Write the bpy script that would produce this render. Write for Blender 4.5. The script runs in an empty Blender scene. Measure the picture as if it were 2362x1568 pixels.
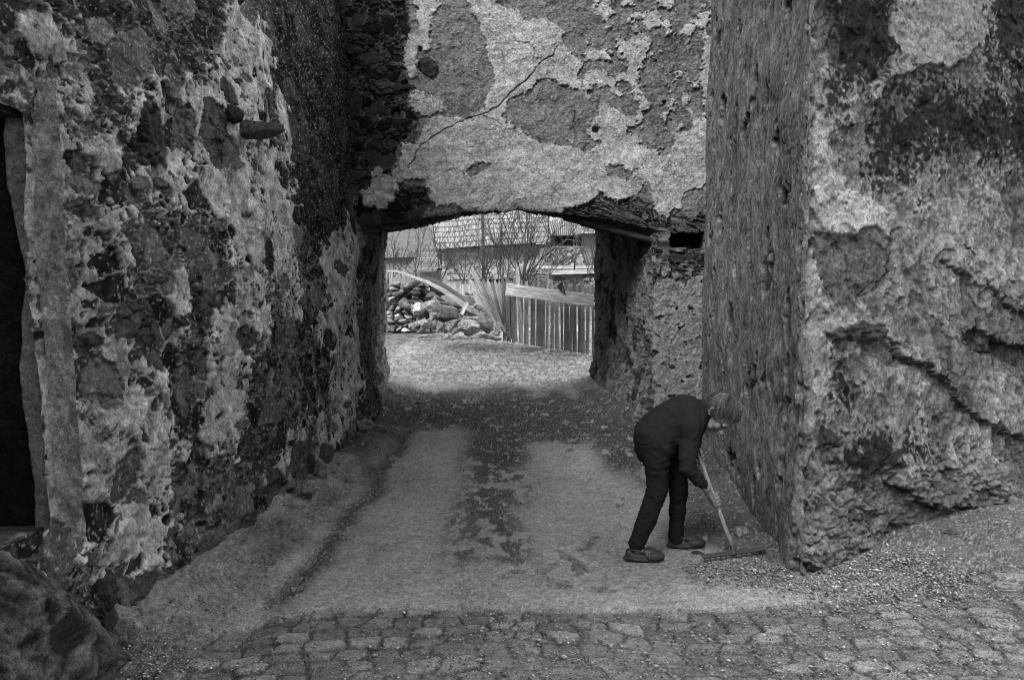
import bpy, bmesh, math, random, time
import numpy as np
from mathutils import Vector, Matrix
random.seed(7); RS = np.random.RandomState(11)
SC = bpy.context.scene
COL = SC.collection

# ------------------------------------------------------------------ camera, sky, sun, exposure
FOC = 1836.0; CX = 1180.5; HY = 690.0; CAMZ = 1.6      # focal length, centre column and eye level of the reference, in its own pixels
cam_data = bpy.data.cameras.new('camera'); cam = bpy.data.objects.new('camera', cam_data); COL.objects.link(cam)
cam.location = (0, 0, CAMZ); cam.rotation_euler = (math.radians(90), 0, 0)
cam_data.sensor_width = 36.0; cam_data.lens = 36.0 * FOC / 2361.0
cam_data.shift_y = -(784.0 - HY) / 2361.0
cam_data.clip_start = 0.05; cam_data.clip_end = 2000
SC.camera = cam
SC.cycles.use_denoising = True; SC.cycles.denoiser = 'OPENIMAGEDENOISE'; SC.cycles.denoising_input_passes = 'RGB_ALBEDO_NORMAL'; SC.cycles.denoising_prefilter = 'ACCURATE'
W = bpy.data.worlds.new('World'); SC.world = W; W.use_nodes = True
nt = W.node_tree; nt.nodes.clear()
sky = nt.nodes.new('ShaderNodeTexSky'); sky.sky_type = 'NISHITA'; sky.sun_disc = False
sky.sun_elevation = math.radians(44); sky.sun_rotation = math.radians(60); sky.dust_density = 3.0
bw = nt.nodes.new('ShaderNodeRGBToBW'); bg = nt.nodes.new('ShaderNodeBackground'); wo = nt.nodes.new('ShaderNodeOutputWorld')
bg.inputs['Strength'].default_value = 0.15
nt.links.new(sky.outputs[0], bw.inputs[0]); nt.links.new(bw.outputs[0], bg.inputs[0]); nt.links.new(bg.outputs[0], wo.inputs[0])
sd = bpy.data.lights.new('sun', 'SUN'); sun = bpy.data.objects.new('sun', sd); COL.objects.link(sun)
sd.energy = 1.7; sd.angle = math.radians(28); sd.color = (1, 1, 1)
sun.rotation_euler = (math.radians(46), 0, math.radians(60 - 90 + 0))
SC.view_settings.view_transform = 'Standard'; SC.view_settings.look = 'None'
SC.cycles.pixel_filter_type = 'BLACKMAN_HARRIS'; SC.cycles.filter_width = 1.0
SC.view_settings.exposure = 2.25; SC.view_settings.gamma = 1.0; SC.view_settings.use_curve_mapping = False

# ------------------------------------------------------------------ helpers
def ray(x, y):
    return np.array([(x - CX) / FOC, 1.0, -(y - HY) / FOC])
def at(x, y, Y):
    d = ray(x, y); return Vector((d[0] * Y, Y, CAMZ + d[2] * Y))
def tag(o, label=None, cat=None, group=None, kind=None):
    if label: o['label'] = label
    if cat: o['category'] = cat
    if group: o['group'] = group
    if kind: o['kind'] = kind
    return o
def empty(name, loc=(0, 0, 0), rz=0.0):
    o = bpy.data.objects.new(name, None); COL.objects.link(o)
    o.location = loc; o.rotation_euler = (0, 0, rz); o.empty_display_size = .1
    return o
def link(name, me, mat, parent=None, smooth=True):
    if mat: me.materials.append(mat)
    o = bpy.data.objects.new(name, me); COL.objects.link(o)
    if smooth and len(me.polygons): me.polygons.foreach_set('use_smooth', np.ones(len(me.polygons), dtype=bool))
    if parent:
        o.parent = parent; o.matrix_parent_inverse = Matrix.Translation(parent.location).inverted() if parent.rotation_euler.z == 0 else parent.matrix_basis.inverted()
    return o
def np_mesh(name, V, F, attrs=None):
    """V (n,3); F (m,k) all faces with k corners"""
    me = bpy.data.meshes.new(name); V = np.ascontiguousarray(V, dtype=np.float32); F = np.ascontiguousarray(F, dtype=np.int32)
    me.vertices.add(len(V)); me.vertices.foreach_set('co', V.ravel())
    k = F.shape[1]
    me.loops.add(F.size); me.loops.foreach_set('vertex_index', F.ravel())
    me.polygons.add(len(F)); me.polygons.foreach_set('loop_start', np.arange(0, F.size, k, dtype=np.int32))
    me.polygons.foreach_set('loop_total', np.full(len(F), k, dtype=np.int32))
    for n, a in (attrs or {}).items():
        at_ = me.attributes.new(n, 'FLOAT', 'POINT'); at_.data.foreach_set('value', np.ascontiguousarray(a, dtype=np.float32).ravel())
    me.update(calc_edges=True); me.validate()
    return me
def grid_faces(nr, nc, skip=None, flip=False):
    i = np.arange(nr - 1)[:, None] * nc + np.arange(nc - 1)[None, :]
    if skip is not None: i = i[~skip]
    i = i.ravel()
    F = np.stack([i, i + 1, i + nc + 1, i + nc], 1)
    return F[:, ::-1] if flip else F

# ---- numpy noise
_G = RS.rand(256, 2).astype(np.float32) * 2 - 1; _G /= np.linalg.norm(_G, axis=1)[:, None]
_P = RS.permutation(256).astype(np.int32)
def _h(ix, iy, s=0):
    return _P[(_P[(ix + s * 37) & 255] + iy + s * 101) & 255]
def perlin(x, y, s=0):
    x = x.astype(np.float32); y = y.astype(np.float32)
    ix = np.floor(x).astype(np.int32); iy = np.floor(y).astype(np.int32); fx = x - ix; fy = y - iy
    u = fx * fx * fx * (fx * (fx * 6 - 15) + 10); v = fy * fy * fy * (fy * (fy * 6 - 15) + 10)
    def g(a, b):
        q = _G[_h(ix + a, iy + b, s)]; return q[..., 0] * (fx - a) + q[..., 1] * (fy - b)
    n0 = g(0, 0) * (1 - u) + g(1, 0) * u; n1 = g(0, 1) * (1 - u) + g(1, 1) * u
    return (n0 * (1 - v) + n1 * v) * 1.5
def fbm(x, y, o=4, s=0, gain=.5, lac=2.03):
    r = 0; a = 1.; f = 1.
    for i in range(o):
        r = r + a * perlin(x * f + 13.7 * i, y * f + 7.3 * i, s + i); a *= gain; f *= lac
    return r
def ridged(x, y, o=4, s=0, gain=.5):
    r = 0; a = 1.; f = 1.
    for i in range(o):
        r = r + a * (1 - np.abs(perlin(x * f + 3.1 * i, y * f + 5.3 * i, s + i)) * 1.6); a *= gain; f *= 2.1
    return r
def rnd(ix, iy, s=0):
    return (_h(ix, iy, s) * 256 + _h(iy + 17, ix + 5, s + 3)) / 65535.0
def worley(x, y, s=0, jit=.8):
    ix = np.floor(x).astype(np.int32); iy = np.floor(y).astype(np.int32)
    f1 = np.full(x.shape, 9., np.float32); f2 = f1.copy(); idd = np.zeros(x.shape, np.float32)
    for a in (-1, 0, 1):
        for b in (-1, 0, 1):
            cx = ix + a; cy = iy + b
            px = cx + .5 + (rnd(cx, cy, s) - .5) * jit; py = cy + .5 + (rnd(cx, cy, s + 9) - .5) * jit
            d = np.sqrt((px - x) ** 2 + (py - y) ** 2).astype(np.float32)
            r = rnd(cx, cy, s + 21)
            m = d < f1
            f2 = np.where(m, f1, np.minimum(f2, d)); idd = np.where(m, r, idd); f1 = np.where(m, d, f1)
    return f1, f2, idd
def sst(a, b, x):
    t = np.clip((x - a) / (b - a), 0, 1); return t * t * (3 - 2 * t)
def sdf_poly(U, V, pts, margin=.35):
    """signed distance (positive inside) to polygon, far points get -margin"""
    out = np.full(U.shape, -margin, np.float32); pts = np.array(pts, np.float64)
    m = (U > pts[:, 0].min() - margin) & (U < pts[:, 0].max() + margin) & (V > pts[:, 1].min() - margin) & (V < pts[:, 1].max() + margin)
    if not m.any(): return out
    u = U[m]; v = V[m]; d = np.full(u.shape, 1e9); ins = np.zeros(u.shape, bool); n = len(pts)
    for i in range(n):
        ax, ay = pts[i]; bx, by = pts[(i + 1) % n]; ex, ey = bx - ax, by - ay
        L = ex * ex + ey * ey + 1e-12; t = np.clip(((u - ax) * ex + (v - ay) * ey) / L, 0, 1)
        d = np.minimum(d, (u - ax - t * ex) ** 2 + (v - ay - t * ey) ** 2)
        c = ((ay > v) != (by > v)); xi = (bx - ax) * (v - ay) / (by - ay + 1e-12) + ax
        ins ^= c & (u < xi)
    d = np.sqrt(d); out[m] = np.where(ins, d, np.maximum(-d, -margin)); return out
def dist_line(U, V, pts, margin=.3):
    out = np.full(U.shape, margin, np.float32); pts = np.array(pts)
    m = (U > pts[:, 0].min() - margin) & (U < pts[:, 0].max() + margin) & (V > pts[:, 1].min() - margin) & (V < pts[:, 1].max() + margin)
    if not m.any(): return out
    u = U[m]; v = V[m]; d = np.full(u.shape, 1e9)
    for i in range(len(pts) - 1):
        ax, ay = pts[i]; bx, by = pts[i + 1]; ex, ey = bx - ax, by - ay
        t = np.clip(((u - ax) * ex + (v - ay) * ey) / (ex * ex + ey * ey + 1e-12), 0, 1)
        d = np.minimum(d, (u - ax - t * ex) ** 2 + (v - ay - t * ey) ** 2)
    out[m] = np.minimum(np.sqrt(d), margin); return out

# ------------------------------------------------------------------ materials
def new_mat(name):
    m = bpy.data.materials.new(name); m.use_nodes = True; t = m.node_tree; t.nodes.clear()
    o = t.nodes.new('ShaderNodeOutputMaterial'); b = t.nodes.new('ShaderNodeBsdfPrincipled'); t.links.new(b.outputs[0], o.inputs[0])
    b.inputs['Roughness'].default_value = .95; b.inputs['Specular IOR Level'].default_value = .12
    return m, t, b
def math_n(t, op, a, b=None, c=None):
    n = t.nodes.new('ShaderNodeMath'); n.operation = op
    for i, v in enumerate((a, b, c)):
        if v is None: continue
        if isinstance(v, (int, float)): n.inputs[i].default_value = v
        else: t.links.new(v, n.inputs[i])
    return n.outputs[0]
def grey_mat(name, base=.2, attr=None, noises=((40, .5), (170, .5)), bump=((60, .01), (220, .004)), stretch=(1, 1, 1), rough=.95, spec=.02, coords='Object', spots=None, rim=None):
    """albedo = (attribute or base) * product of noises; bump heights in metres"""
    m, t, b = new_mat(name)
    b.inputs['Roughness'].default_value = rough; b.inputs['Specular IOR Level'].default_value = spec
    tc = t.nodes.new('ShaderNodeTexCoord'); mp = t.nodes.new('ShaderNodeMapping'); mp.inputs['Scale'].default_value = stretch
    t.links.new(tc.outputs[coords], mp.inputs[0])
    if attr:
        a = t.nodes.new('ShaderNodeAttribute'); a.attribute_name = attr; v = a.outputs['Fac']
    else: v = float(base)
    for k, (sc, amp) in enumerate(noises):
        n = t.nodes.new('ShaderNodeTexNoise'); n.inputs['Scale'].default_value = sc; n.inputs['Detail'].default_value = 5; n.inputs['Roughness'].default_value = .65
        t.links.new(mp.outputs[0], n.inputs['Vector'])
        r = t.nodes.new('ShaderNodeMapRange'); r.inputs[1].default_value = .3; r.inputs[2].default_value = .7
        r.inputs[3].default_value = 1 - amp; r.inputs[4].default_value = 1 + amp; r.clamp = False
        t.links.new(n.outputs[0], r.inputs[0]); v = math_n(t, 'MULTIPLY', v, r.outputs[0])
    if spots:
        sc, thr, val = spots
        n = t.nodes.new('ShaderNodeTexNoise'); n.inputs['Scale'].default_value = sc; n.inputs['Detail'].default_value = 6; n.inputs['Roughness'].default_value = .75
        t.links.new(mp.outputs[0], n.inputs['Vector'])
        r = t.nodes.new('ShaderNodeMapRange'); r.inputs[1].default_value = thr; r.inputs[2].default_value = thr + .06; r.inputs[3].default_value = 1; r.inputs[4].default_value = val
        t.links.new(n.outputs[0], r.inputs[0]); v = math_n(t, 'MULTIPLY', v, r.outputs[0])
    v = math_n(t, 'MAXIMUM', v, .006)
    cmb = t.nodes.new('ShaderNodeCombineColor')
    for i in range(3): t.links.new(v, cmb.inputs[i])
    t.links.new(cmb.outputs[0], b.inputs['Base Color'])
    prev = None
    for sc, h in bump:
        n = t.nodes.new('ShaderNodeTexNoise'); n.inputs['Scale'].default_value = sc; n.inputs['Detail'].default_value = 6; n.inputs['Roughness'].default_value = .7
        t.links.new(mp.outputs[0], n.inputs['Vector'])
        bn = t.nodes.new('ShaderNodeBump'); bn.inputs['Strength'].default_value = 1; bn.inputs['Distance'].default_value = h
        t.links.new(n.outputs[0], bn.inputs['Height'])
        if prev: t.links.new(prev, bn.inputs['Normal'])
        prev = bn.outputs[0]
    if prev: t.links.new(prev, b.inputs['Normal'])
    return m

M = {}
M['wall'] = grey_mat('weathered_plaster_and_stone', attr='alb', noises=((14, .35), (50, .5), (170, .5)), bump=((60, .020), (180, .010)), spots=(62, .585, .35))
M['jamb'] = grey_mat('rough_jamb_plaster', attr='alb', noises=((18, .45), (70, .4)), bump=((25, .05), (90, .02)))
M['ground'] = grey_mat('gritty_road', attr='alb', noises=((9, .16), (38, .35), (110, .5), (260, .5)), bump=((45, .016), (110, .014), (260, .008)), spots=(45, .64, .45))
M['gravel'] = grey_mat('gravel_stone', attr='alb', noises=((90, .3),), bump=((200, .004),))
M['rock'] = grey_mat('field_stone', attr='alb', noises=((8, .45), (35, .5), (130, .45)), bump=((16, .05), (60, .02)))
M['wood'] = grey_mat('weathered_wood', attr='alb', noises=((28, .45), (80, .45)), bump=((60, .02),), stretch=(1, 1, .08))
M['oldwood'] = grey_mat('old_timber', base=.05, noises=((30, .4), (90, .4)), bump=((60, .02),), stretch=(.1, 1, 1))
M['door'] = grey_mat('dark_door_wood', base=.022, noises=((40, .4),), bump=((60, .01),), stretch=(1, 1, .06), rough=.7)
M['branch'] = grey_mat('bare_twig_bark', base=.05, noises=((50, .3),), bump=())
M['sweater'] = grey_mat('black_wool', base=.011, noises=((120, .3),), bump=((400, .002),), rough=.9, spec=.06)
M['trousers'] = grey_mat('black_trouser_cloth', base=.008, noises=((60, .2),), bump=((300, .0015),), rough=.9, spec=.05)
M['skin'] = grey_mat('weathered_skin', base=.12, noises=((45, .3), (160, .15)), bump=((110, .006),), rough=.6, spec=.3)
M['hair'] = grey_mat('greying_hair', attr='alb', noises=((60, .3),), bump=(), rough=.5, spec=.25)
M['clog'] = grey_mat('rubber_clog', base=.013, noises=((35, .5), (120, .3)), bump=((100, .004),), rough=.6, spec=.3, spots=(25, .62, 3.5))
M['emblem'] = grey_mat('pale_emblem_print', base=.16, noises=((200, .1),), bump=())
M['handle'] = grey_mat('worn_ash_handle', base=.17, noises=((20, .35), (70, .45)), bump=((60, .006),), stretch=(1, 1, .15))
M['iron'] = grey_mat('dark_rake_iron', base=.022, noises=((60, .3),), bump=((120, .003),), rough=.55, spec=.5)
M['shingle'] = grey_mat('weathered_wood_shingle', attr='alb', noises=((3, .12), (20, .18)), bump=((20, .01),))
M['tin'] = grey_mat('dark_ribbed_roofing', attr='alb', noises=((4, .2), (30, .15)), bump=((30, .01),))
M['house'] = grey_mat('pale_house_plaster', base=.15, noises=((2, .2), (15, .25)), bump=((20, .02),))
M['concrete'] = grey_mat('pale_concrete', base=.17, noises=((4, .25), (20, .25)), bump=((30, .01),))
M['void'] = grey_mat('opening_shade_tone', base=.02, noises=((4, .3),), bump=())  # flat dark tone painted in for a shaded interior
M['sheet'] = grey_mat('dark_bitumen_sheet', base=.03, noises=((10, .4),), bump=((30, .006),), rough=.6, spec=.3)
M['hill'] = grey_mat('winter_grass', attr='alb', noises=((3, .35), (20, .4), (90, .3)), bump=((10, .08), (50, .03)))
M['straw'] = grey_mat('dry_straw', attr='alb', noises=((50, .2),), bump=())
M['core'] = grey_mat('hidden_wall_backing', base=.12, noises=((5, .3), (20, .3)), bump=((10, .05),))

# ------------------------------------------------------------------ terrain height
_PY = [-60, 6.0, 7.5, 9.0, 12.0, 14.0, 15.2, 17.0, 20.0, 32.0, 45.0, 70, 130.0]
_PZ = [0.0, 0.0, .04, .13, .38, .58, .74, .87, 1.25, 2.2, 3.8, 9.0, 26.0]
def gz(X, Y):
    X = np.asarray(X, np.float64); Y = np.asarray(Y, np.float64)
    z = np.interp(Y, _PY, _PZ)
    bed = sst(9.6, 8.2, Y)
    lx = -1.95 + (Y - 3.35) * .064                                 # foot line of the house wall
    z = z + .10 * sst(.55, .0, X - lx) * bed * sst(2.6, 4.2, Y) - .022 * np.exp(-((X - lx - .62) / .14) ** 2) * bed
    rx = 1.617 + (Y - 4.5) * .105
    z = z + .02 * sst(.55, .0, rx - X) * sst(4.3, 5.2, Y) * sst(9.6, 8.0, Y)
    z = z + .13 * sst(1.5, 2.9, X) * sst(3.6, 5.2, Y) * sst(9.6, 8.2, Y)
    z = z + .10 * sst(1.0, 1.6, np.abs(X + .15)) * sst(9., 9.6, Y) * sst(12.6, 11.9, Y)   # banks inside the passage
    return z
def g1(x, y): return float(gz(np.array([x]), np.array([y]))[0])
def on_ground(x, y, it=12):
    Y = 5.0; d = ray(x, y)
    for _ in range(it):
        z = g1(d[0] * Y, Y); Yn = (CAMZ - z) / max(-d[2], 1e-3); Y = .5 * Y + .5 * min(Yn, 60)
    return Vector((d[0] * Y, Y, g1(d[0] * Y, Y)))
def gpoly(pts):
    r = [on_ground(*p) for p in pts]; return [(q.x, q.y) for q in r]

# ------------------------------------------------------------------ ground
def cobbles(X, Y, row=.115, wmin=.16, s=40):
    """irregular setts in wandering staggered rows: distance to the joint, stone id"""
    wx = X + .05 * perlin(X * 1.9, Y * 1.9, s) + .012 * fbm(X * 10, Y * 10, 2, s + 1)
    wy = Y + .10 * perlin(X * .9, Y * .9, s + 2) + .03 * perlin(X * 3.1, Y * 3.1, s + 3) + .010 * fbm(X * 12, Y * 12, 2, s + 5) + .05 * np.abs(X)
    u = wx / wmin; v = wy / row; iy = np.floor(v).astype(np.int32)
    f1 = np.full(X.shape, 9., np.float32); f2 = f1.copy(); idd = np.zeros(X.shape, np.float32)
    for b in (-1, 0, 1):
        r = iy + b; off = .5 * (r & 1) + .5 * rnd(r, r * 0 + 7, s + 4); ix = np.floor(u - off).astype(np.int32)
        for a in (-1, 0, 1):
            c = ix + a; px = c + off + .5 + (rnd(c, r, s + 5) - .5) * .5; py = r + .5 + (rnd(c, r, s + 6) - .5) * .42
            d = ((np.abs(px - u) * (.85 + .3 * rnd(c, r, s + 9))) ** 3.2 + np.abs(py - v) ** 3.2) ** (1 / 3.2); q = rnd(c, r, s + 8); m = d < f1
            f2 = np.where(m, f1, np.minimum(f2, d)); idd = np.where(m, q, idd); f1 = np.where(m, d, f1)
    return (f2 - f1) * .5 * .15, idd
def build_ground():
    u_d = np.concatenate([np.linspace(-1.2, -.722, 120), np.linspace(-.72, .72, 1150), np.linspace(.722, 1.25, 240)])
    ex = np.array([1.4, 1.7, 2.2, 3.5, 6, 12, 25]); u = np.concatenate([-ex[::-1], u_d, ex])
    Ys = [2.75]
    while Ys[-1] < 21: Ys.append(Ys[-1] + .0028 * Ys[-1] ** 1.22)
    Ys = np.array([-60, -20, -8, -3, -1, .5, 1.5, 2.2, 2.6] + Ys + [23, 26, 30, 36, 45, 60, 80, 105, 130])
    Yg, U = np.meshgrid(Ys, u, indexing='ij'); Xg = U * np.clip(Yg, 2.75, None)
    X = Xg; Y = Yg; Z = gz(X, Y)
    # --- masks in ground coordinates
    edge = 4.07 + .05 * perlin(X * 1.1, X * 0 + 3.3, 3) + .015 * perlin(X * 7, X * 0, 4) + .14 * sst(1.0, 2.0, X) + .30 * np.clip(X - 1.7, 0, 3) - .25 * sst(-.9, -1.5, X)
    cob = sst(.012, -.012, Y - edge)                                   # near setts
    cob2 = sst(11.0, 11.9, Y + .6 * perlin(X * 1.3, Y, 5)) * sst(2.2, 1.9, np.abs(X + .2 - (Y - 12) * .15) - .1 * (Y - 12)) * sst(19, 17.5, Y)
    lx = -1.95 + (Y - 3.35) * .064
    verge = sst(.56, .40, X - lx + .05 * perlin(X * 3, Y * 3, 8)) * sst(9.3, 8.6, Y)
    gutter = np.exp(-((X - lx - .70 - .06 * perlin(Y * 1.3, Y * 0, 9) + .05 * (Y - 4)) / .13) ** 2) * sst(3.9, 4.3, Y) * sst(10, 9, Y)
    gutter = gutter * sst(-.9, -.2, fbm(X * 5, Y * 3, 3, 10) + .2)
    n1 = fbm(X * 2.2, Y * 1.1, 5, 12); n2 = fbm(X * 9, Y * 5, 4, 13); nf = fbm(X * 40, Y * 30, 3, 14)
    # --- dirt: centre strip, dark crossing in front of and in the passage, right verge
    dirt = np.zeros_like(X)
    centre = np.exp(-((X + .16 + .10 * n1) / .33) ** 4) * sst(4.35, 4.9, Y + .3 * n1)
    dirt = np.maximum(dirt, centre * sst(-.35, .12, n2 * .8 + n1 * .5 + .16))
    c2 = np.exp(-((X - .45 + .1 * n1) / .4) ** 2) * sst(4.2, 4.4, Y) * sst(5.6, 4.8, Y)
    dirt = np.maximum(dirt, .8 * c2 * sst(-.2, .5, n2 + n1 * .5))
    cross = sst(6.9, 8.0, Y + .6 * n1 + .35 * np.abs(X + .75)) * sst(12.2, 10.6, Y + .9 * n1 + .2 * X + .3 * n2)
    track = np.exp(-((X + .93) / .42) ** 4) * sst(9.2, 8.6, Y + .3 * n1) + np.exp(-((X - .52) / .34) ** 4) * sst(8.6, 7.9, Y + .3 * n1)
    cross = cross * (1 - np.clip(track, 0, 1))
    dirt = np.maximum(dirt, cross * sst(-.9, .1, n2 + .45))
    rx = 1.617 + (Y - 4.5) * .105
    rv = sst(.80, .35, rx - X + .1 * n1 + .12 * sst(5.6, 4.6, Y) * 3) * sst(4.35, 4.9, Y) * sst(12.3, 12, Y)
    dirt = np.maximum(dirt, rv * .9)
    dirt = np.maximum(dirt, sst(1.7, 2.3, X + .25 * n1) * sst(4.0, 4.25, Y + .15 * n1 - .22 * np.clip(X - 1.6, 0, 3)) * .85 * sst(9, 8, Y))
    dirt = np.maximum(dirt, gutter * .95)
    dirt = np.clip(dirt, 0, 1)
    # --- heights
    d, cid = cobbles(X, Y)
    sand = sst(-.25, .55, fbm(X * 1.6, Y * 1.6, 4, 30) - .55 * np.exp(-((X + .85) / .8) ** 2) - .1 + .35 * np.exp(-((X - .35) / .5) ** 2) + .55 * sst(-1.15, -1.5, X))
    jd = sst(.002, .016, d + .003 * nf)
    lift = (.008 * (1 - .75 * sand)) * (jd - .5) + .012 * (cid - .5) * (1 - .8 * sand) + .004 * fbm(X * 14, Y * 14, 3, 31) * jd
    d2, cid2 = cobbles(X + 3.3, Y * .9 + 1.7, row=.10, wmin=.17, s=60)
    jd2 = sst(.001, .018, d2 + .004 * nf)
    lift2 = .010 * (jd2 - .5) + .010 * (cid2 - .5) + .006 * nf
    asph = .0035 * fbm(X * 16, Y * 16, 4, 33) + .006 * n1 + .006
    crumb = (.010 * fbm(X * 22, Y * 22, 3, 34) + .020 * fbm(X * 4, Y * 4, 3, 35))
    H = cob * lift + (1 - cob) * (asph + .010) * (1 - dirt * .3) + dirt * crumb * (1 - cob2) + cob2 * lift2 * (1 - cob)
    H = H + verge * (.010 * fbm(X * 9, Y * 9, 4, 36) + .008 * fbm(X * 26, Y * 26, 3, 43)) + .03 * verge * fbm(X * 2.5, Y * 2.5, 2, 37)
    H = H - .016 * np.exp(-((Y - edge) / .012) ** 2) * sst(-.6, .2, fbm(X * 5, Y * 0, 2, 38) + .3)
    far = sst(19, 22, Y); H = H * (1 - far) + far * .25 * fbm(X * .3, Y * .3, 4, 39)
    beyond = sst(12.5, 13.5, Y) * (1 - cob2)
    H = H + beyond * (1 - far) * (.03 * fbm(X * 2, Y * 2, 4, 41) + .015 * fbm(X * 9, Y * 9, 3, 42))
    # --- colour
    stone = .155 + .10 * (cid - .5) + .04 * fbm(X * 8, Y * 8, 4, 50)
    joint = .065 + .03 * nf
    acob = stone * jd + joint * (1 - jd)
    acob = acob * (1 - sand) + sand * (.62 * acob + .38 * (.155 + .05 * nf))
    aasp = .24 + .035 * n1 + .06 * nf + .02 * n2
    # blotches on the tracks
    b1, b2, bi = worley(X * 3.2 + .3 * n2, Y * 1.6 + .3 * n2, 70)
    aasp = aasp * (1 - .5 * sst(.13, .07, b1 + .05 * n2) * (bi > .7) * sst(8.6, 8, Y))
    adirt = .046 + .03 * nf + .025 * n2 + .014 * centre * sst(7.5, 6, Y) + .03 * sst(10, 11.5, Y)  # paler deep in the passage: back light painted into the dirt colour
    averge = .15 + .06 * n2 + .05 * nf - .07 * sst(.0, .4, n1 + .6 * n2)
    A = cob * acob + (1 - cob) * aasp
    A = A * (1 - verge) + averge * verge
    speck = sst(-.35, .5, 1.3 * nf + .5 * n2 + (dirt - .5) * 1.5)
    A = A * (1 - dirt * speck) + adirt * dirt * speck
    acob2 = (.28 + .12 * (cid2 - .5) + .07 * n2 + .06 * nf) * jd2 + .12 * (1 - jd2)
    A = A * (1 - cob2) + cob2 * acob2
    A = np.where(beyond > .01, A * (1 - beyond) + beyond * (.14 + .07 * n2 + .05 * nf), A)
    A = np.clip(A, .012, .6)
    Zf = Z + H
    me = np_mesh('ground', np.stack([X, Y, Zf], -1).reshape(-1, 3), grid_faces(*X.shape), {'alb': A})
    o = link('ground', me, M['ground']); tag(o, kind='structure')
build_ground()

# ------------------------------------------------------------------ walls
class Plane:
    """wall plane through o with horizontal unit s and up-ish unit t; n is its outward normal"""
    def __init__(self, o, s, t):
        self.o = np.array(o, float); self.s = np.array(s, float) / np.linalg.norm(s); t = np.array(t, float)
        t = t - self.s * (t @ self.s); self.t = t / np.linalg.norm(t); self.n = np.cross(self.s, self.t)
    def hit(self, x, y):
        d = ray(x, y); c = np.array([0, 0, CAMZ]); k = ((self.o - c) @ self.n) / (d @ self.n); p = c + d * k - self.o
        return (p @ self.s, p @ self.t)
    def poly(self, pts, cv=None):
        return [self.hit(*(cv(p) if cv else p)) for p in pts]
    def pos(self, U, V, D):
        return self.o + U[..., None] * self.s + V[..., None] * self.t + D[..., None] * self.n
def c5(p): return (p[0] * .3975, p[1] * .3975)
def c1(p): return (p[0] * .3614, 472.2 + p[1] * .3614)
def c4(p): return (p[0] * .3975, 944.4 + p[1] * .3975)
def c8(p): return (755.5 + p[0] * .4216, p[1] * .4216)
def c6(p): return (1511 + p[0] * .4216, p[1] * .4216)
def c7(p): return (1511 + p[0] * .4578, 850 + p[1] * .4578)
def c9(p): return (1794 + p[0] * .301, 566.6 + p[1] * .301)

def rubble(U, V, s, w=.20, h=.12, slate=0., amp=1.):
    """stone relief: returns height (m), albedo, joint mask"""
    wu = U + .05 * perlin(U * 3, V * 3, s) + .016 * fbm(U * 14, V * 14, 3, s + 1); wv = V + .04 * perlin(U * 3 + 9, V * 3, s + 2) + .016 * fbm(U * 14, V * 14, 3, s + 3)
    f1, f2, i1 = worley(wu / w, wv / h, s, 1.)
    g1_, g2, i2 = worley(wu / (w * .5) + 5, wv / (h * .42), s + 7, 1.)
    k1, k2, i3 = worley(wu / (w * .22) + 5, wv / (h * .2), s + 17, 1.)
    use = i1 > .55
    e = np.where(use, (g2 - g1_) * .5, f2 - f1); cid = np.where(use, i2, i1)
    tiny = (cid > .35) & (cid < .5); e = np.where(tiny, (k2 - k1) * .3, e); cid = np.where(tiny, i3, cid)
    body = sst(.015, .10, e + .03 * fbm(U * 18, V * 18, 2, s + 4))
    r1 = np.mod(cid * 13.7, 1) - .5; r2 = np.mod(cid * 29.3, 1) - .5
    rough = ridged(U * 13 + r1 * 9, V * 16 + r2 * 9, 4, s + 11) - 1.3
    rough = rough * .5
    hgt = amp * ((.006 + .034 * cid) * body + body * .16 * (r1 * (np.mod(wu / w * .5 + r1, 1) - .5) * w + r2 * (np.mod(wv / h * .5 + r2, 1) - .5) * h)) + .009 * rough + .002 * fbm(U * 45, V * 45, 2, s + 14)
    hgt = hgt + slate * .007 * fbm(U * 5, V * 34, 3, s + 12)
    alb = .010 + .075 * np.mod(cid * 5.7, 1) ** 2 + .012 * fbm(U * 10, V * 10, 3, s + 13)
    return hgt, alb, 1 - body, cid
def flakes(U, V, s, sc=2.5):
    """stacked skins of old render: 0..3 with crisp broken edges"""
    L = 0
    for k, t in enumerate((-.25, .05, .3)):
        L = L + sst(-.02, .02, fbm(U * sc * (1 + .5 * k), V * sc * (1 + .5 * k), 4, s + 11 * k, .5) - t)
    return L
def hair_cracks(U, V, s, sc=2.2, th=.022):
    """thin wandering cracks: 1 on a crack"""
    U = U + 7.31; V = V + 3.17
    a = U + .12 * fbm(U * 4, V * 4, 3, s); b = V + .12 * fbm(U * 4 + 7, V * 4, 3, s + 3)
    m = sst(th, th * .3, np.abs(perlin(a * sc, b * sc, s + 5))) * sst(-.1, .25, perlin(U * 1.7, V * 1.7, s + 6))
    m2 = sst(th * 2.2, th * .5, np.abs(perlin(a * sc * 3.1, b * sc * 3.1, s + 7))) * sst(.1, .4, perlin(U * 3, V * 3, s + 8))
    return np.maximum(m, m2)

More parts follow.
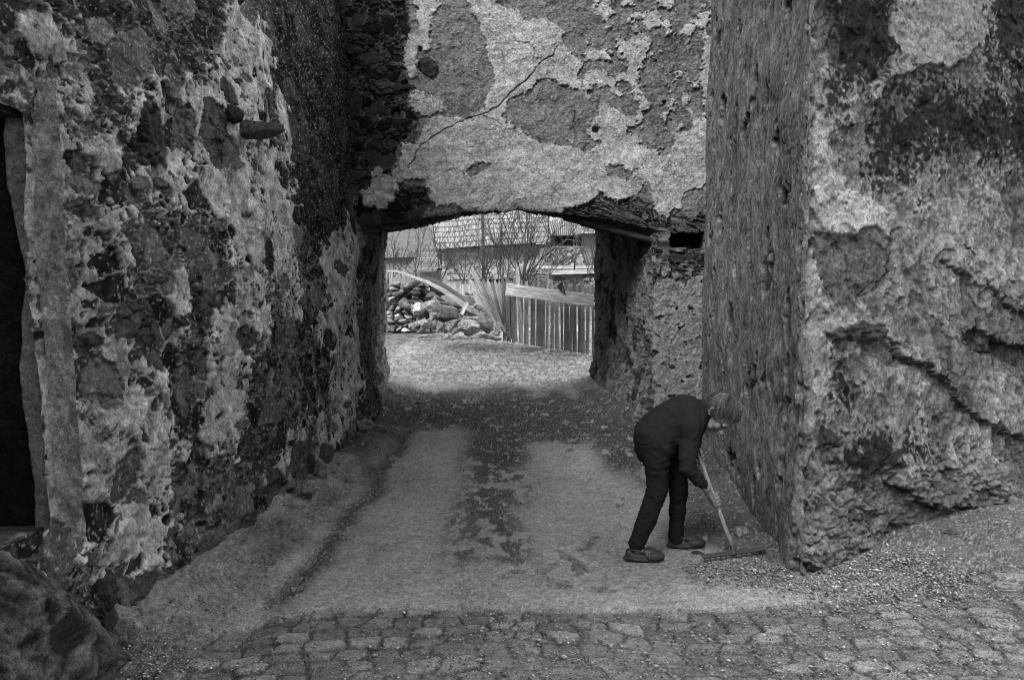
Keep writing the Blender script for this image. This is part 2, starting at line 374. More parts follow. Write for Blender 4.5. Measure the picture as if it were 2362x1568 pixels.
LW = Plane((-1.95 - 3.35 * .064, 0, 0), (.064, 1, 0), (-.07, 0, 1))   # house wall: normal must face +x
if LW.n[0] < 0: LW.n = -LW.n
DOOR_Y = 3.50
def build_left():
    root = empty('house_wall', (-1.9, 5, 0)); tag(root, 'tall rubble stone house wall with peeling plaster and a dark doorway, along the left of the lane', 'wall')
    Y = [2.55]
    while Y[-1] < 9.5: Y.append(Y[-1] + .0035 + .00125 * Y[-1])
    U, V = np.meshgrid(np.array(Y), np.linspace(-.15, 5.3, 640), indexing='xy')
    wu = U + .05 * perlin(U * 3, V * 3, 101) + .018 * fbm(U * 11, V * 11, 3, 102); wv = V + .05 * perlin(U * 3, V * 3, 105) + .018 * fbm(U * 11, V * 11, 3, 106)
    polys = [
     (c5, [(1330,60),(1400,50),(1480,150),(1550,210),(1570,350),(1580,480),(1540,560),(1500,690),(1440,690),(1400,560),(1350,500),(1300,420),(1310,250)], 1),
     (c5, [(1600,480),(1640,560),(1700,680),(1700,800),(1690,960),(1640,880),(1620,700)], 1),
     (c5, [(770,500),(850,460),(920,520),(950,600),(930,700),(870,650),(790,710),(770,600)], 1),
     (c5, [(1010,680),(1060,560),(1200,500),(1250,420),(1300,430),(1350,500),(1400,600),(1400,900),(1250,960),(1150,960),(1040,900),(1010,800)], 1),
     (c5, [(870,1000),(960,950),(1050,880),(1180,960),(1320,900),(1420,860),(1560,900),(1640,950),(1690,1050),(1720,1150),(1680,1250),(1690,1560),(1640,1600),(1330,1600),(1330,1400),(1250,1250),(1180,1170),(1080,1180),(1060,1250),(1000,1150),(900,1200),(870,1100)], 1),
     (c5, [(100,740),(550,740),(600,700),(650,900),(700,1100),(740,1300),(740,1600),(100,1600)], .6),
     (c5, [(0,0),(250,60),(420,100),(520,350),(560,560),(560,720),(300,740),(100,600),(0,560)], .15),
     (c1, [(100,0),(420,0),(420,100),(560,100),(560,170),(620,350),(650,560),(720,700),(640,880),(480,880),(480,1300),(530,1400),(520,1500),(480,1568),(200,1568),(210,1250),(200,850),(130,600)], .9),
     (c1, [(520,1568),(600,1450),(720,1230),(500,1000),(500,740),(640,700),(720,600),(720,850),(860,900),(1000,880),(1100,880),(1090,1150),(1000,1350),(960,1568)], .8),
     (c1, [(1480,0),(1800,0),(1870,150),(1890,350),(1910,600),(1850,700),(1800,560),(1760,400),(1690,450),(1700,700),(1690,850),(1600,900),(1540,1100),(1620,1300),(1500,1450),(1330,1568),(1320,1300),(1350,950),(1350,700),(1480,500),(1470,200),(1420,80)], .9),
     (c1, [(2060,260),(2230,100),(2290,230),(2270,500),(2290,900),(2290,1200),(2240,1350),(2100,1300),(2130,1050),(2090,900),(2010,830),(2100,600)], .9),
     (c1, [(1040,560),(1160,540),(1170,700),(1120,900),(1060,860),(1040,700)], .9),
     (c4, [(200,0),(930,0),(1000,150),(1000,250),(920,330),(960,450),(920,500),(940,600),(930,680),(900,830),(850,880),(740,900),(660,920),(560,860),(540,790),(430,720),(250,650),(200,500),(180,200)], .85),
     (c4, [(1200,0),(1330,0),(1340,60),(1340,200),(1210,200)], .9),
     (c4, [(1500,380),(1700,0),(2060,0),(2060,250),(1900,330),(1800,420),(1640,500),(1520,640)], .1),
    ]
    F = np.full(U.shape, -.30, np.float32)
    for cv, pts, st in polys:
        s = sdf_poly(wu, wv, LW.poly(pts, cv)); F = np.maximum(F, np.minimum(s, .12) - (1 - st) * .14)
    small = fbm(U * 8, V * 8, 4, 110); med = fbm(U * 2.5, V * 2.5, 3, 112)
    hs, al, jo, cid = rubble(U, V, 120, .26, .17, slate=1.)
    hh_ = np.mod(cid * 17.9, 1)
    plas = F + .06 * small + .05 * med + .04 * fbm(U * 24, V * 17, 3, 113) + .10 * (jo - .35) + .36 * (hh_ - .52) * (1 - jo) + .02
    fl = flakes(U, V, 170, 3.2); far_ = .62 * (1 - .55 * sst(4.6, 7.6, U))
    # named big stones pushed out of the plaster
    big = [(350,318,40,78),(435,294,20,60),(493,310,28,75),(517,211,20,34),(326,431,20,20),(370,441,20,24),(175,374,34,36),(199,441,50,26),(190,490,40,20),
           (315,735,46,56),(612,590,14,34),(418,300,14,40),(396,745,28,20),(205,800,32,22),(230,880,50,60),(360,830,24,26),(470,690,26,40),(380,640,24,34),(430,925,22,32),(560,780,18,40)]
    bs = np.full(U.shape, -1., np.float32); ba = np.zeros(U.shape)
    for k, (x, y, rx, ry) in enumerate(big):
        c = np.array(LW.hit(x, y)); a = abs(LW.hit(x + rx, y)[0] - c[0]); b = abs(LW.hit(x, y + ry)[1] - c[1])
        r = 1 - np.sqrt(((wu - c[0]) / a) ** 2 + ((wv - c[1]) / b) ** 2 + .25 * np.abs((wu - c[0]) * (wv - c[1]) / a / b)) + .12 * small
        m = r > bs; bs = np.where(m, r, bs); ba = np.where(m, .028 + .05 * ((k * 37) % 10) / 10., ba)
    bigm = sst(-.03, .03, bs); slm_ = 0; plas = plas - .25 * sst(-.05, .1, bs)
    slabs = [(c4, [(1170,700),(1300,680),(1330,800),(1320,900),(1180,1020),(1080,1030),(1110,850)], .06), (c4, [(830,970),(1000,950),(1050,900),(1060,1080),(900,1250),(800,1200)], .075),
             (c4, [(640,960),(840,920),(860,980),(820,1080),(700,1160),(560,1120)], .055), (c4, [(1330,600),(1480,560),(1500,700),(1420,800),(1340,860)], .05), (c4, [(1540,330),(1640,360),(1650,560),(1520,680),(1490,520)], .05), (c4, [(1650,200),(1830,180),(1830,380),(1700,480),(1660,380)], .055)]
    slm = np.zeros(U.shape)
    for cv, pts, a_ in slabs:
        q = sdf_poly(wu, wv, LW.poly(pts, cv)); mm = sst(-.006, .010, q); slm = np.maximum(slm, mm); ba = np.where(mm > .3, a_, ba); bs = np.where(mm > .3, np.maximum(bs, .25 + 0 * q), bs)
    # round hollows and pits
    bigm = np.maximum(bigm, slm); plas = plas - .3 * slm; pm = sst(-.004, .004, plas)
    D = .045 * fbm(U * .9, V * .9, 3, 130) + .02 * med
    und = .007 * fbm(U * 9, V * 9, 4, 131) + .018 * fbm(U * 3.2, V * 3.2, 3, 133) + .002 * ridged(U * 16, V * 16, 3, 134)
    hc = hair_cracks(U, V, 160, 3.0, .03)
    Hs = hs - .010; Hp = .45 * hs + .018 + und - .006 * hc
    D = D + (Hs * (1 - pm) + (Hp + .004 * fl) * pm) * far_ + far_ * bigm * (.026 * np.sqrt(np.clip(bs, 0, 1)) + .006 * fbm(U * 25, V * 25, 3, 137))
    # deep voids between dark stones
    D = D - .05 * far_ * sst(.62, .95, jo) * (1 - pm) * sst(-.1, .4, fbm(U * 5, V * 5, 2, 139))
    # bulging foot
    D = D - .09 * np.exp(-((U - DOOR_Y) / .07) ** 2) * (V > .62) * (V < 2.45)
    D = D + .12 * sst(.55, 0., V) * sst(7.5, 5, U) * .5
    hm = sst(.14, .0, np.abs(V - 2.42)) * sst(3.7, 3.45, U) + sst(.10, .0, np.abs(U - DOOR_Y)) * (V > .6) * (V < 2.5); D = D * (1 - .75 * np.clip(hm, 0, 1))
    A_st = al * (1 - .3 * jo) + .02 * jo
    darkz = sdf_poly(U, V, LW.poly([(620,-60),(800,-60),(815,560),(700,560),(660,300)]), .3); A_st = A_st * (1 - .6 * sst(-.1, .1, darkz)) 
    A_pl = .27 + .05 * small + .04 * med + .04 * fbm(U * 30, V * 30, 3, 140) + .035 * (fl - 1.3)
    A_pl = A_pl * (1 - .45 * hc) * (1 - .4 * sst(.0, .5, fbm(U * 6, V * 6, 4, 141)))
    midz = F - .02 > .0
    A_mid = .10 + .06 * small + .02 * fl                                        # dusty mortar skin over the rubble
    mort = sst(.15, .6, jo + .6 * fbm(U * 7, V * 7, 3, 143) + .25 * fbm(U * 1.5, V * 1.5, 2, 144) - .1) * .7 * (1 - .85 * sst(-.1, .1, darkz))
    A_st = A_st + .13 * sst(.50, .66, fbm(U * 34, V * 34, 3, 147)); A_st = A_st * (1 - mort) + mort * A_mid
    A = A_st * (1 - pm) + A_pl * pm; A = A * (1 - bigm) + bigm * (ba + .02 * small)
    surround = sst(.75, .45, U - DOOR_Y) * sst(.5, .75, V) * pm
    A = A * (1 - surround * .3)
    A = np.clip(A, .006, .42)
    fade = sst(-.15, .0, V - 0) 
    P = LW.pos(U, V, D)
    dj = (U < DOOR_Y - .035 + .03 * perlin(V * 3.1, V * 0 + .4, 155) + .012 * fbm(V * 14, V * 0 + .4, 2, 156)) & (V > .62) & (V < 2.42)
    sk = dj[:-1, :-1] & dj[1:, 1:] & dj[:-1, 1:] & dj[1:, :-1]
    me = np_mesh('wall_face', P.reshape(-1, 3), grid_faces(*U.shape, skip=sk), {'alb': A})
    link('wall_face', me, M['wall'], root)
    # door reveal (faces down the lane), lintel soffit and threshold
    V2, R = np.meshgrid(np.linspace(.55, 2.56, 330), np.linspace(-.10, .34, 70), indexing='ij')
    n = fbm(V2 * 6, R * 6, 4, 150); n3 = fbm(V2 * 22, R * 22, 3, 151)
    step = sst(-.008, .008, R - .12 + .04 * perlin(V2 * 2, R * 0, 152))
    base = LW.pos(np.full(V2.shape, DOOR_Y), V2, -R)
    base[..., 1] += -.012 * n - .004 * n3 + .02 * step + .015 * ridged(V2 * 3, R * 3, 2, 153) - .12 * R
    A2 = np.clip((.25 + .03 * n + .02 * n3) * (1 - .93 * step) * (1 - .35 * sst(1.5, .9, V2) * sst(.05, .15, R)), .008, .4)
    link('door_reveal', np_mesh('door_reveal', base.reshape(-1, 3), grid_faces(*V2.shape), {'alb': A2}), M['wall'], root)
    bx('door_lintel', (-2.60, 2.4, 2.40), (-2.17, 3.62, 2.52), M['oldwood'], root)
    bx('door_threshold', (-2.60, 2.4, .50), (-2.06, 3.56, .60), M['oldwood'], root)
    d = bx('door', (-2.48, 2.55, .60), (-2.42, 3.36, 2.42), M['door'], root)
    bx('door_frame', (-2.46, 3.36, .60), (-2.36, 3.47, 2.42), M['oldwood'], root)
    # unseen backing boxes, added to block light, and the wall's rest behind the camera
    bx('wall_backing', (-3.4, 3.66, -.3), (-2.45, 9.4, 6.2), M['core'], root)
    bx('near_wall_section', (-3.4, -8, -.3), (-2.12, 2.56, 6.2), M['core'], root)
    bx('wall_above_door', (-3.4, 2.5, 2.6), (-2.42, 3.66, 6.2), M['core'], root)
    bx('wall_below_door', (-3.4, 2.5, -.3), (-2.15, 3.66, .5), M['core'], root)
    bx('wall_top', (-3.4, 2.5, 5.3), (-2.25, 9.4, 6.2), M['core'], root)
    return root
def bx(name, a, b, mat, parent=None, bev=.006, attrs=None):
    bm = bmesh.new(); bmesh.ops.create_cube(bm, size=1)
    a = Vector(a); b = Vector(b)
    for v in bm.verts: v.co = Vector([a[i] + (v.co[i] + .5) * (b[i] - a[i]) for i in range(3)])
    if bev: bmesh.ops.bevel(bm, geom=bm.edges[:], offset=bev, segments=1, affect='EDGES')
    me = bpy.data.meshes.new(name); bm.to_mesh(me); bm.free()
    if attrs:
        at_ = me.attributes.new('alb', 'FLOAT', 'POINT'); at_.data.foreach_set('value', np.full(len(me.vertices), attrs, np.float32))
    return link(name, me, mat, parent, smooth=False)
house = build_left()

# ---- gateway
GW = Plane((0, 9.0, 0), (1, 0, 0), (0, .0, 1)); GW.n = np.array([0, -1., 0])
ARF = [(-2.2, 530),(819,530),(885,520),(940,508),(1004,499),(1072,490),(1190,485),(1282,491),(1375,501),(1440,512),(1510,532)]
_ax = [at(x, y, 9.0).x if x > 0 else -2.6 for x, y in ARF]; _az = [at(x, y, 9.0).z for x, y in ARF]
def arch_f(X): return np.interp(X, _ax, _az)
ARB = [(870,540),(885,537),(960,524),(1004,514),(1072,496),(1190,482),(1282,500),(1375,519),(1400,522)]
_bx = [at(x, y, 12.).x for x, y in ARB]; _bz = [at(x, y, 12.).z for x, y in ARB]
def arch_b(X): return np.interp(X, _bx, _bz)
XL0, XR0 = at(832, 700, 9.).x, at(1507, 700, 9.).x
XL1, XR1 = at(887, 700, 12.).x, at(1372, 700, 12.).x
def gate_detail(U, V):
    wu = U + .05 * perlin(U * 3, V * 3, 201) + .016 * fbm(U * 12, V * 12, 3, 202); wv = V + .05 * perlin(U * 3, V * 3, 205) + .016 * fbm(U * 12, V * 12, 3, 206)
    small = fbm(U * 9, V * 9, 4, 210); med = fbm(U * 2.5, V * 2.5, 3, 211); fine = fbm(U * 30, V * 30, 3, 212)
    G = lambda pts, m=.3: sdf_poly(wu, wv, GW.poly(pts, c8), m)
    main = G([(700,-90),(790,40),(830,130),(860,260),(900,350),(905,420),(880,500),(870,580),(830,630),(650,650),(560,660),(500,720),(480,790),(400,800),(370,900),(350,960),(370,985),(540,985),(560,1100),(600,1150),(700,1110),(800,1190),(1000,1190),(1200,1190),(1290,1140),(1380,1140),(1450,1100),(1500,1060),(1600,1090),(1690,1070),(1760,1010),(1780,1100),(1830,1190),(1870,1190),(1880,1150),(1930,1130),(1950,1040),(2040,1010),(2090,980),(2110,900),(2110,650),(2170,560),(2170,270),(2120,180),(2060,200),(2050,300),(2030,420),(2080,520),(2090,620),(2080,720),(1990,600),(1980,700),(1900,750),(1870,850),(1790,860),(1700,800),(1640,700),(1600,600),(1500,560),(1480,600),(1370,430),(1400,370),(1330,290),(1300,220),(1270,160),(1200,100),(1070,90),(960,40),(800,-90)])
    for p in ([(470,-60),(600,-60),(600,40),(560,130),(540,270),(500,290),(500,420),(450,450),(425,370),(430,260),(440,180),(500,150)], [(440,550),(520,500),(620,530),(650,600),(560,650),(450,600)],
              [(230,960),(270,920),(370,980),(380,1050),(330,1130),(180,1130),(190,1060),(240,1040)], [(1720,90),(1800,55),(1835,90),(1820,150),(1740,180),(1700,130)], [(1400,310),(1530,260),(1540,330),(1400,360)],
              [(1930,500),(1980,500),(1990,570),(1950,580)], [(1480,-60),(1560,-60),(1560,30),(1500,40)]):
        main = np.maximum(main, G(p))
    for p in ([(560,170),(600,60),(700,10),(800,60),(840,170),(880,290),(905,400),(880,500),(870,600),(780,650),(660,640),(640,560),(550,480),(540,300),(550,200)],
              [(1090,470),(1180,445),(1300,480),(1400,500),(1480,580),(1470,700),(1500,770),(1430,820),(1300,810),(1180,780),(1100,740),(1000,700),(950,640),(1000,550)],
              [(740,940),(800,880),(890,870),(870,920),(780,970)], [(1510,910),(1600,900),(1680,950),(1640,980),(1540,960)]):
        main = np.minimum(main, -G(p))
    rub = G([(-200,-60),(430,-60),(440,180),(420,300),(430,500),(430,560),(520,640),(470,790),(380,800),(350,960),(360,1000),(560,1010),(580,1150),(300,1290),(100,1600),(-200,1600)])
    slate = G([(1290,1140),(1450,1100),(1500,1060),(1780,1100),(1840,1200),(1900,1160),(2100,1200),(2200,1560),(1700,1420),(1290,1200)])
    strip = G([(1770,1350),(2200,1350),(2200,1640),(1770,1640)])
    isl = sst(.55, .9, U) * sst(2.9, 3.2, V) * sst(2.6, 2.3, U)
    main = np.maximum(main, (.10 * (fbm(U * 3.3, V * 3.3, 5, 217, .6) - .22)) * isl - .3 * (1 - isl))
    flg = flakes(U, V, 280, 2.0); flh = flakes(U, V, 290, 4.5)
    pl = main + .03 * small + .014 * fine; pm = sst(-.004 - .018 * sst(-.1, .4, med), .004 + .018 * sst(-.1, .4, med), pl)
    mott = sst(-.1, .35, small + .4 * med)
    hs, al, jo, cid = rubble(U, V, 220, .30, .20, 0.)
    rm = sst(-.03, .03, rub + .05 * small); rm = np.maximum(rm, 0)
    a = math.radians(-24); us = U * math.cos(a) + V * math.sin(a); vs = -U * math.sin(a) + V * math.cos(a)
    hs2, al2, jo2, _ = rubble(us, vs, 230, .34, .055, 1.)
    sm = sst(-.02, .02, slate + .04 * small) * (1 - pm)
    hs3, al3, jo3, _ = rubble(U, V, 240, .30, .055, 1.)
    lowm = sst(.03, -.03, V - at(0, 660, 9.).z + .08 * small) * sst(-.02, .02, V - at(0, 800, 9.).z + .0) 
    hc = hair_cracks(U, V, 260, 2.4, .022); hc2 = hair_cracks(U, V, 270, 1.7, .03)
    D = .02 * med + (1 - pm) * (-.004 - .004 * hc2 + .007 * small + .003 * fine) + pm * (.012 + .004 * fbm(U * 12, V * 12, 4, 214) + .005 * ridged(U * 6 + .5 * small, V * 6, 3, 215) - .006 * hc)
    A = (1 - pm) * (.12 + .03 * small - .02 * mott + .03 * fine + .016 * (flh - 1)) + pm * (.26 + .03 * small + .03 * med + .03 * fine + .022 * (flg - 1.3)); D = D + .004 * flg * pm + .005 * flh * (1 - pm)
    A = A * (1 - .75 * sst(.50, .62, fbm(U * 30, V * 30, 3, 218)) * pm * .4)
    A = A * (1 - .4 * hc * pm) * (1 - .3 * hc2)
    upr = sst(1.0, 1.5, U) * sst(3.2, 3.8, V) * (1 - pm); A = A * (1 - upr * .35 * mott)
    rr = rm * (1 - pm); D = D * (1 - rr) + rr * (hs - .03); A = A * (1 - rr) + rr * (al * .6 + .05 * sst(.3, .9, jo) * (1 + small))
    D = D * (1 - sm) + sm * (hs2 * 1.1 - .03); A = A * (1 - sm) + sm * (al2 + .03)
    low = sst(at(0, 555, 9.).z + .02, at(0, 555, 9.).z - .04, V) * (U > 0)
    l3 = low * sst(-.0, .3, small + sst(1.65, 2.0, V) * .8 - .42); l3 = np.clip(l3, 0, 1)
    A = A * (1 - low) + low * (.15 + .04 * small + .03 * fine); D = D * (1 - l3) + l3 * (hs3 * .9 - .03); A = A * (1 - l3) + l3 * (al3 * .9 + .06 * jo3)
    # crack
    ck = dist_line(U + .03 * small + .012 * fine, V + .03 * small, GW.poly([(450,915),(510,790),(600,735),(760,655),(830,630),(930,590),(1000,510),(1100,430),(1160,350),(1240,300),(1255,255)], c8), .05)
    D = D - .03 * sst(.009, .002, ck) * sst(-.5, .0, fine + .3); A = A * (1 - .3 * sst(.006, .002, ck))
    for p, w_ in (([(930,260),(970,330),(960,400)], .004), ([(1000,180),(1040,230),(1100,240),(1140,290),(1120,330)], .004), ([(850,635),(900,660),(950,690)], .004), ([(1350,620),(1360,760)], .012), ([(1480,560),(1475,600)], .012)):
        ck = dist_line(U + .02 * small, V + .02 * small, GW.poly(p, c8), .05); D = D - .012 * sst(w_ * 2, w_ * .4, ck); A = A * (1 - .4 * sst(w_ * 1.6, w_ * .3, ck))
    # single dark stones
    for x, y, rx, ry in ((1210,245,0,0),):
        pass
    for (x, y, rx, ry) in ((140,225,90,65),(265,350,80,65),(110,385,38,55),(365,725,70,32),(320,790,65,38),(490,1030,75,20),(550,360,50,50),(360,490,120,22),(155,745,50,50),(70,60,40,40)):
        cx, cy = c8((x, y)); c = GW.hit(cx, cy); a_ = rx * .4216 / FOC * 9; b_ = ry * .4216 / FOC * 9
        r = 1 - np.sqrt(((wu - c[0]) / a_) ** 2 + ((wv - c[1]) / b_) ** 2) + .08 * small; k = sst(-.02, .06, r)
        D = D + k * .03; A = A * (1 - k) + k * (.032 + .012 * small)
    for x, y, r_ in ((420,452,18),(370,620,26),(505,270,14),(1465,710,18),(1840,560,10)):
        cx, cy = c8((x, y)); c = GW.hit(cx, cy); rr_ = np.sqrt((U - c[0]) ** 2 + (V - c[1]) ** 2) / (r_ * .4216 / FOC * 9)
        D = D - .12 * sst(1.1, .8, rr_)
    # the pocket of a lost beam end
    p0 = at(1516, 536, 9.); p1 = at(1628, 572, 9.)
    k = sst(0, .012, U - p0.x) * sst(0, .012, p1.x - U) * sst(0, .012, V - p1.z + .01 * small) * sst(0, .012, p0.z - V + .02 * small)
    D = D - .30 * k; A = A * (1 - k) + k * .03
    return D, np.clip(A, .007, .40)
def build_gate():
    root = empty('stone_gateway', (0, 9.5, .15)); tag(root, 'old covered stone gateway over the lane with patchy peeling plaster and a low crooked arch', 'gateway')
    # front face above the opening: sheet fitted to the arch line
    nx, nz = 620, 430
    s = np.linspace(0, 1, nx); X = -2.25 + s * (2.6 + 2.25)
    q = np.linspace(0, 1, nz)
    lowz = arch_f(X); lowz = np.where(X > XR0, at(0, 534, 9.).z, lowz) + .018 * fbm(X * 6, X * 0, 3, 250) + .010 * fbm(X * 25, X * 0, 3, 251)
    U = np.repeat(X[None], nz, 0); V = lowz[None] + q[:, None] * (5.35 - lowz[None])
    D, A = gate_detail(U, V)
    lip = np.exp(-(V - lowz[None]) / .03); D = D - .03 * lip
    link('front_face', np_mesh('front_face', GW.pos(U, V, D).reshape(-1, 3), grid_faces(nz, nx), {'alb': A}), M['wall'], root)
    # pier between the opening and the buttress
    z1 = at(0, 534, 9.).z + .04
    U, V = np.meshgrid(np.linspace(0, 1, 150), np.linspace(-.2, z1, 330), indexing='xy')
    xr = XR0 + .03 * perlin(V * 1.7, V * 0, 255) + .016 * fbm(V * 9, V * 0, 3, 256) - .10 * sst(.5, .05, V)
    U = xr + U * (2.6 - xr); D, A = gate_detail(U, V)
    D = D - .03 * sst(.05, .0, U - xr) ** 1.5
    link('pier_face', np_mesh('pier_face', GW.pos(U, V, D).reshape(-1, 3), grid_faces(*U.shape), {'alb': A}), M['wall'], root)
    # jambs of the passage: lofts from front edge to back edge
    def jamb(name, xa, xb, side, seed):
        T, V = np.meshgrid(np.linspace(0, 1, 330), np.linspace(-.2, 2.95, 420), indexing='xy')
        Y = 9. + T * 3.0; foot = sst(.75, .0, V - T * .25)
        X = xa + (xb - xa) * T + side * (-.16) * foot * (1 - .4 * T)
        n = fbm(Y * 3, V * 3, 4, seed); f = fbm(Y * 16, V * 16, 4, seed + 3); hs, al, jo, cid = rubble(Y, V, seed + 5, .3, .2, 1.)
        X = X + side * .14 * sst(.012, .0, T)
        edge = sst(.10, 0., T * 3.0) + sst(.10, 0, (1 - T) * 3.0)
        X = X - side * (.035 * n + .012 * f + .5 * hs - .05 * edge + .012 * ridged(Y * 7, V * 7, 3, seed + 9))
        A = np.clip(.13 + .05 * n + .05 * f, .03, .3); st = sst(.1, .3, fbm(Y * 3, V * 3, 3, seed + 11)); A = A * (1 - st) + st * (al + .02)
        me = np_mesh(name, np.stack([X, Y + .01 * f, V], -1).reshape(-1, 3), grid_faces(*T.shape), {'alb': A}); link(name, me, M['jamb'], root)
    jamb('jamb', XL0, XL1, -1, 260); jamb('jamb', XR0, XR1, 1, 280)
    # underside of the arch
    T, S = np.meshgrid(np.linspace(0, 1, 160), np.linspace(0, 1, 380), indexing='ij')
    xl = XL0 - .15 + (XL1 - XL0) * T; xr = XR0 + .15 + (XR1 - XR0) * T; X = xl + (xr - xl) * S; Y = 9 + T * 3
    Z = arch_f(X) * (1 - T) + arch_b(X) * T + .10 * np.sin(np.pi * T) + .03 * fbm(X * 3, Y * 3, 4, 300) * np.sin(np.pi * np.clip(T * 1.1, 0, 1)) + .02 * fbm(X * 14, Y * 14, 3, 301) * sst(0, .1, T)
    hs, al, jo, cid = rubble(X, Y, 305, .30, .16); Z = Z - hs * .8 * sst(0, .08, T) + .018 * fbm(X * 6, X * 0, 3, 250) * (1 - T) + .010 * fbm(X * 25, X * 0, 3, 251) * (1 - T)
    link('arch_soffit', np_mesh('arch_soffit', np.stack([X, Y, Z], -1).reshape(-1, 3), grid_faces(*T.shape), {'alb': np.clip(al + .02, .02, .2)}), M['wall'], root)
    # old timber lintel ends under the right side
    for (p, q_, r) in ((at(1300, 500, 9.25), at(1512, 557, 9.12), .045), (at(1340, 512, 9.7), at(1500, 556, 9.5), .05)):
        o = tube('lintel_beam', [p, (p + q_) / 2 + Vector((0, 0, .012)), q_], [r, r * 1.1, r], 7, M['oldwood'], root)
    # back face and unseen boxes, added to close the gate against light
    bx('gate_light_block', (-3.4, 9.12, 2.98), (4.6, 11.95, 5.5), M['core'], root)
    bx('gate_cap', (-2.4, 9.02, 5.34), (2.7, 9.14, 5.5), M['core'], root)
    bx('pier_light_block', (-3.4, 9.5, -.3), (XL0 - .32, 11.97, 2.98), M['core'], root)
    bx('pier_light_block', (XR0 + .32, 9.5, -.3), (4.6, 11.97, 2.98), M['core'], root)
    nx = 160; X = np.linspace(-3.4, 4.6, nx); lz = np.where((X > XL1 - .1) & (X < XR1 + .1), arch_b(X) - .01, 2.9)
    V = lz[None] + np.linspace(0, 1, 60)[:, None] * (5.5 - lz[None]); Xr = np.repeat(X[None], 60, 0)
    link('back_face', np_mesh('back_face', np.stack([Xr, np.full(Xr.shape, 12.0) + .03 * fbm(Xr * 3, V * 3, 3, 310), V], -1).reshape(-1, 3), grid_faces(60, nx), {'alb': np.full(Xr.shape, .2)}), M['wall'], root)
    for nm, a, b in (('back_pier', -3.4, XL1 - .02), ('back_pier', XR1 + .02, 4.6)):
        U, V = np.meshgrid(np.linspace(a, b, 60), np.linspace(-.2, 3.0, 80), indexing='xy')
        link(nm, np_mesh(nm, np.stack([U, np.full(U.shape, 12.0) + .03 * fbm(U * 3, V * 3, 3, 312), V], -1).reshape(-1, 3), grid_faces(*U.shape), {'alb': np.full(U.shape, .2)}), M['wall'], root)
    return root
def tube_data(P, R, n=6, cap=True):
    P = [Vector(p) for p in P]; V = []; F = []
    up = Vector((.13, .31, .94))
    for i, p in enumerate(P):
        t = (P[min(i + 1, len(P) - 1)] - P[max(i - 1, 0)]).normalized()
        a = t.cross(up); 
        if a.length < .05: a = t.cross(Vector((1, 0, 0)))
        a.normalize(); b = t.cross(a)
        for k in range(n):
            w = 2 * math.pi * k / n; V.append(p + (a * math.cos(w) + b * math.sin(w)) * R[i])
    for i in range(len(P) - 1):
        for k in range(n):
            F.append((i * n + k, i * n + (k + 1) % n, (i + 1) * n + (k + 1) % n, (i + 1) * n + k))
    if cap:
        F.append(tuple(range(n))[::-1]); F.append(tuple((len(P) - 1) * n + k for k in range(n)))
    return V, F
def tube(name, P, R, n, mat, parent=None, alb=None):
    V, F = tube_data(P, R, n); me = bpy.data.meshes.new(name); me.from_pydata([tuple(v) for v in V], [], F); me.update()
    if alb is not None:
        at_ = me.attributes.new('alb', 'FLOAT', 'POINT'); at_.data.foreach_set('value', np.full(len(me.vertices), alb, np.float32))
    return link(name, me, mat, parent)
gate = build_gate()

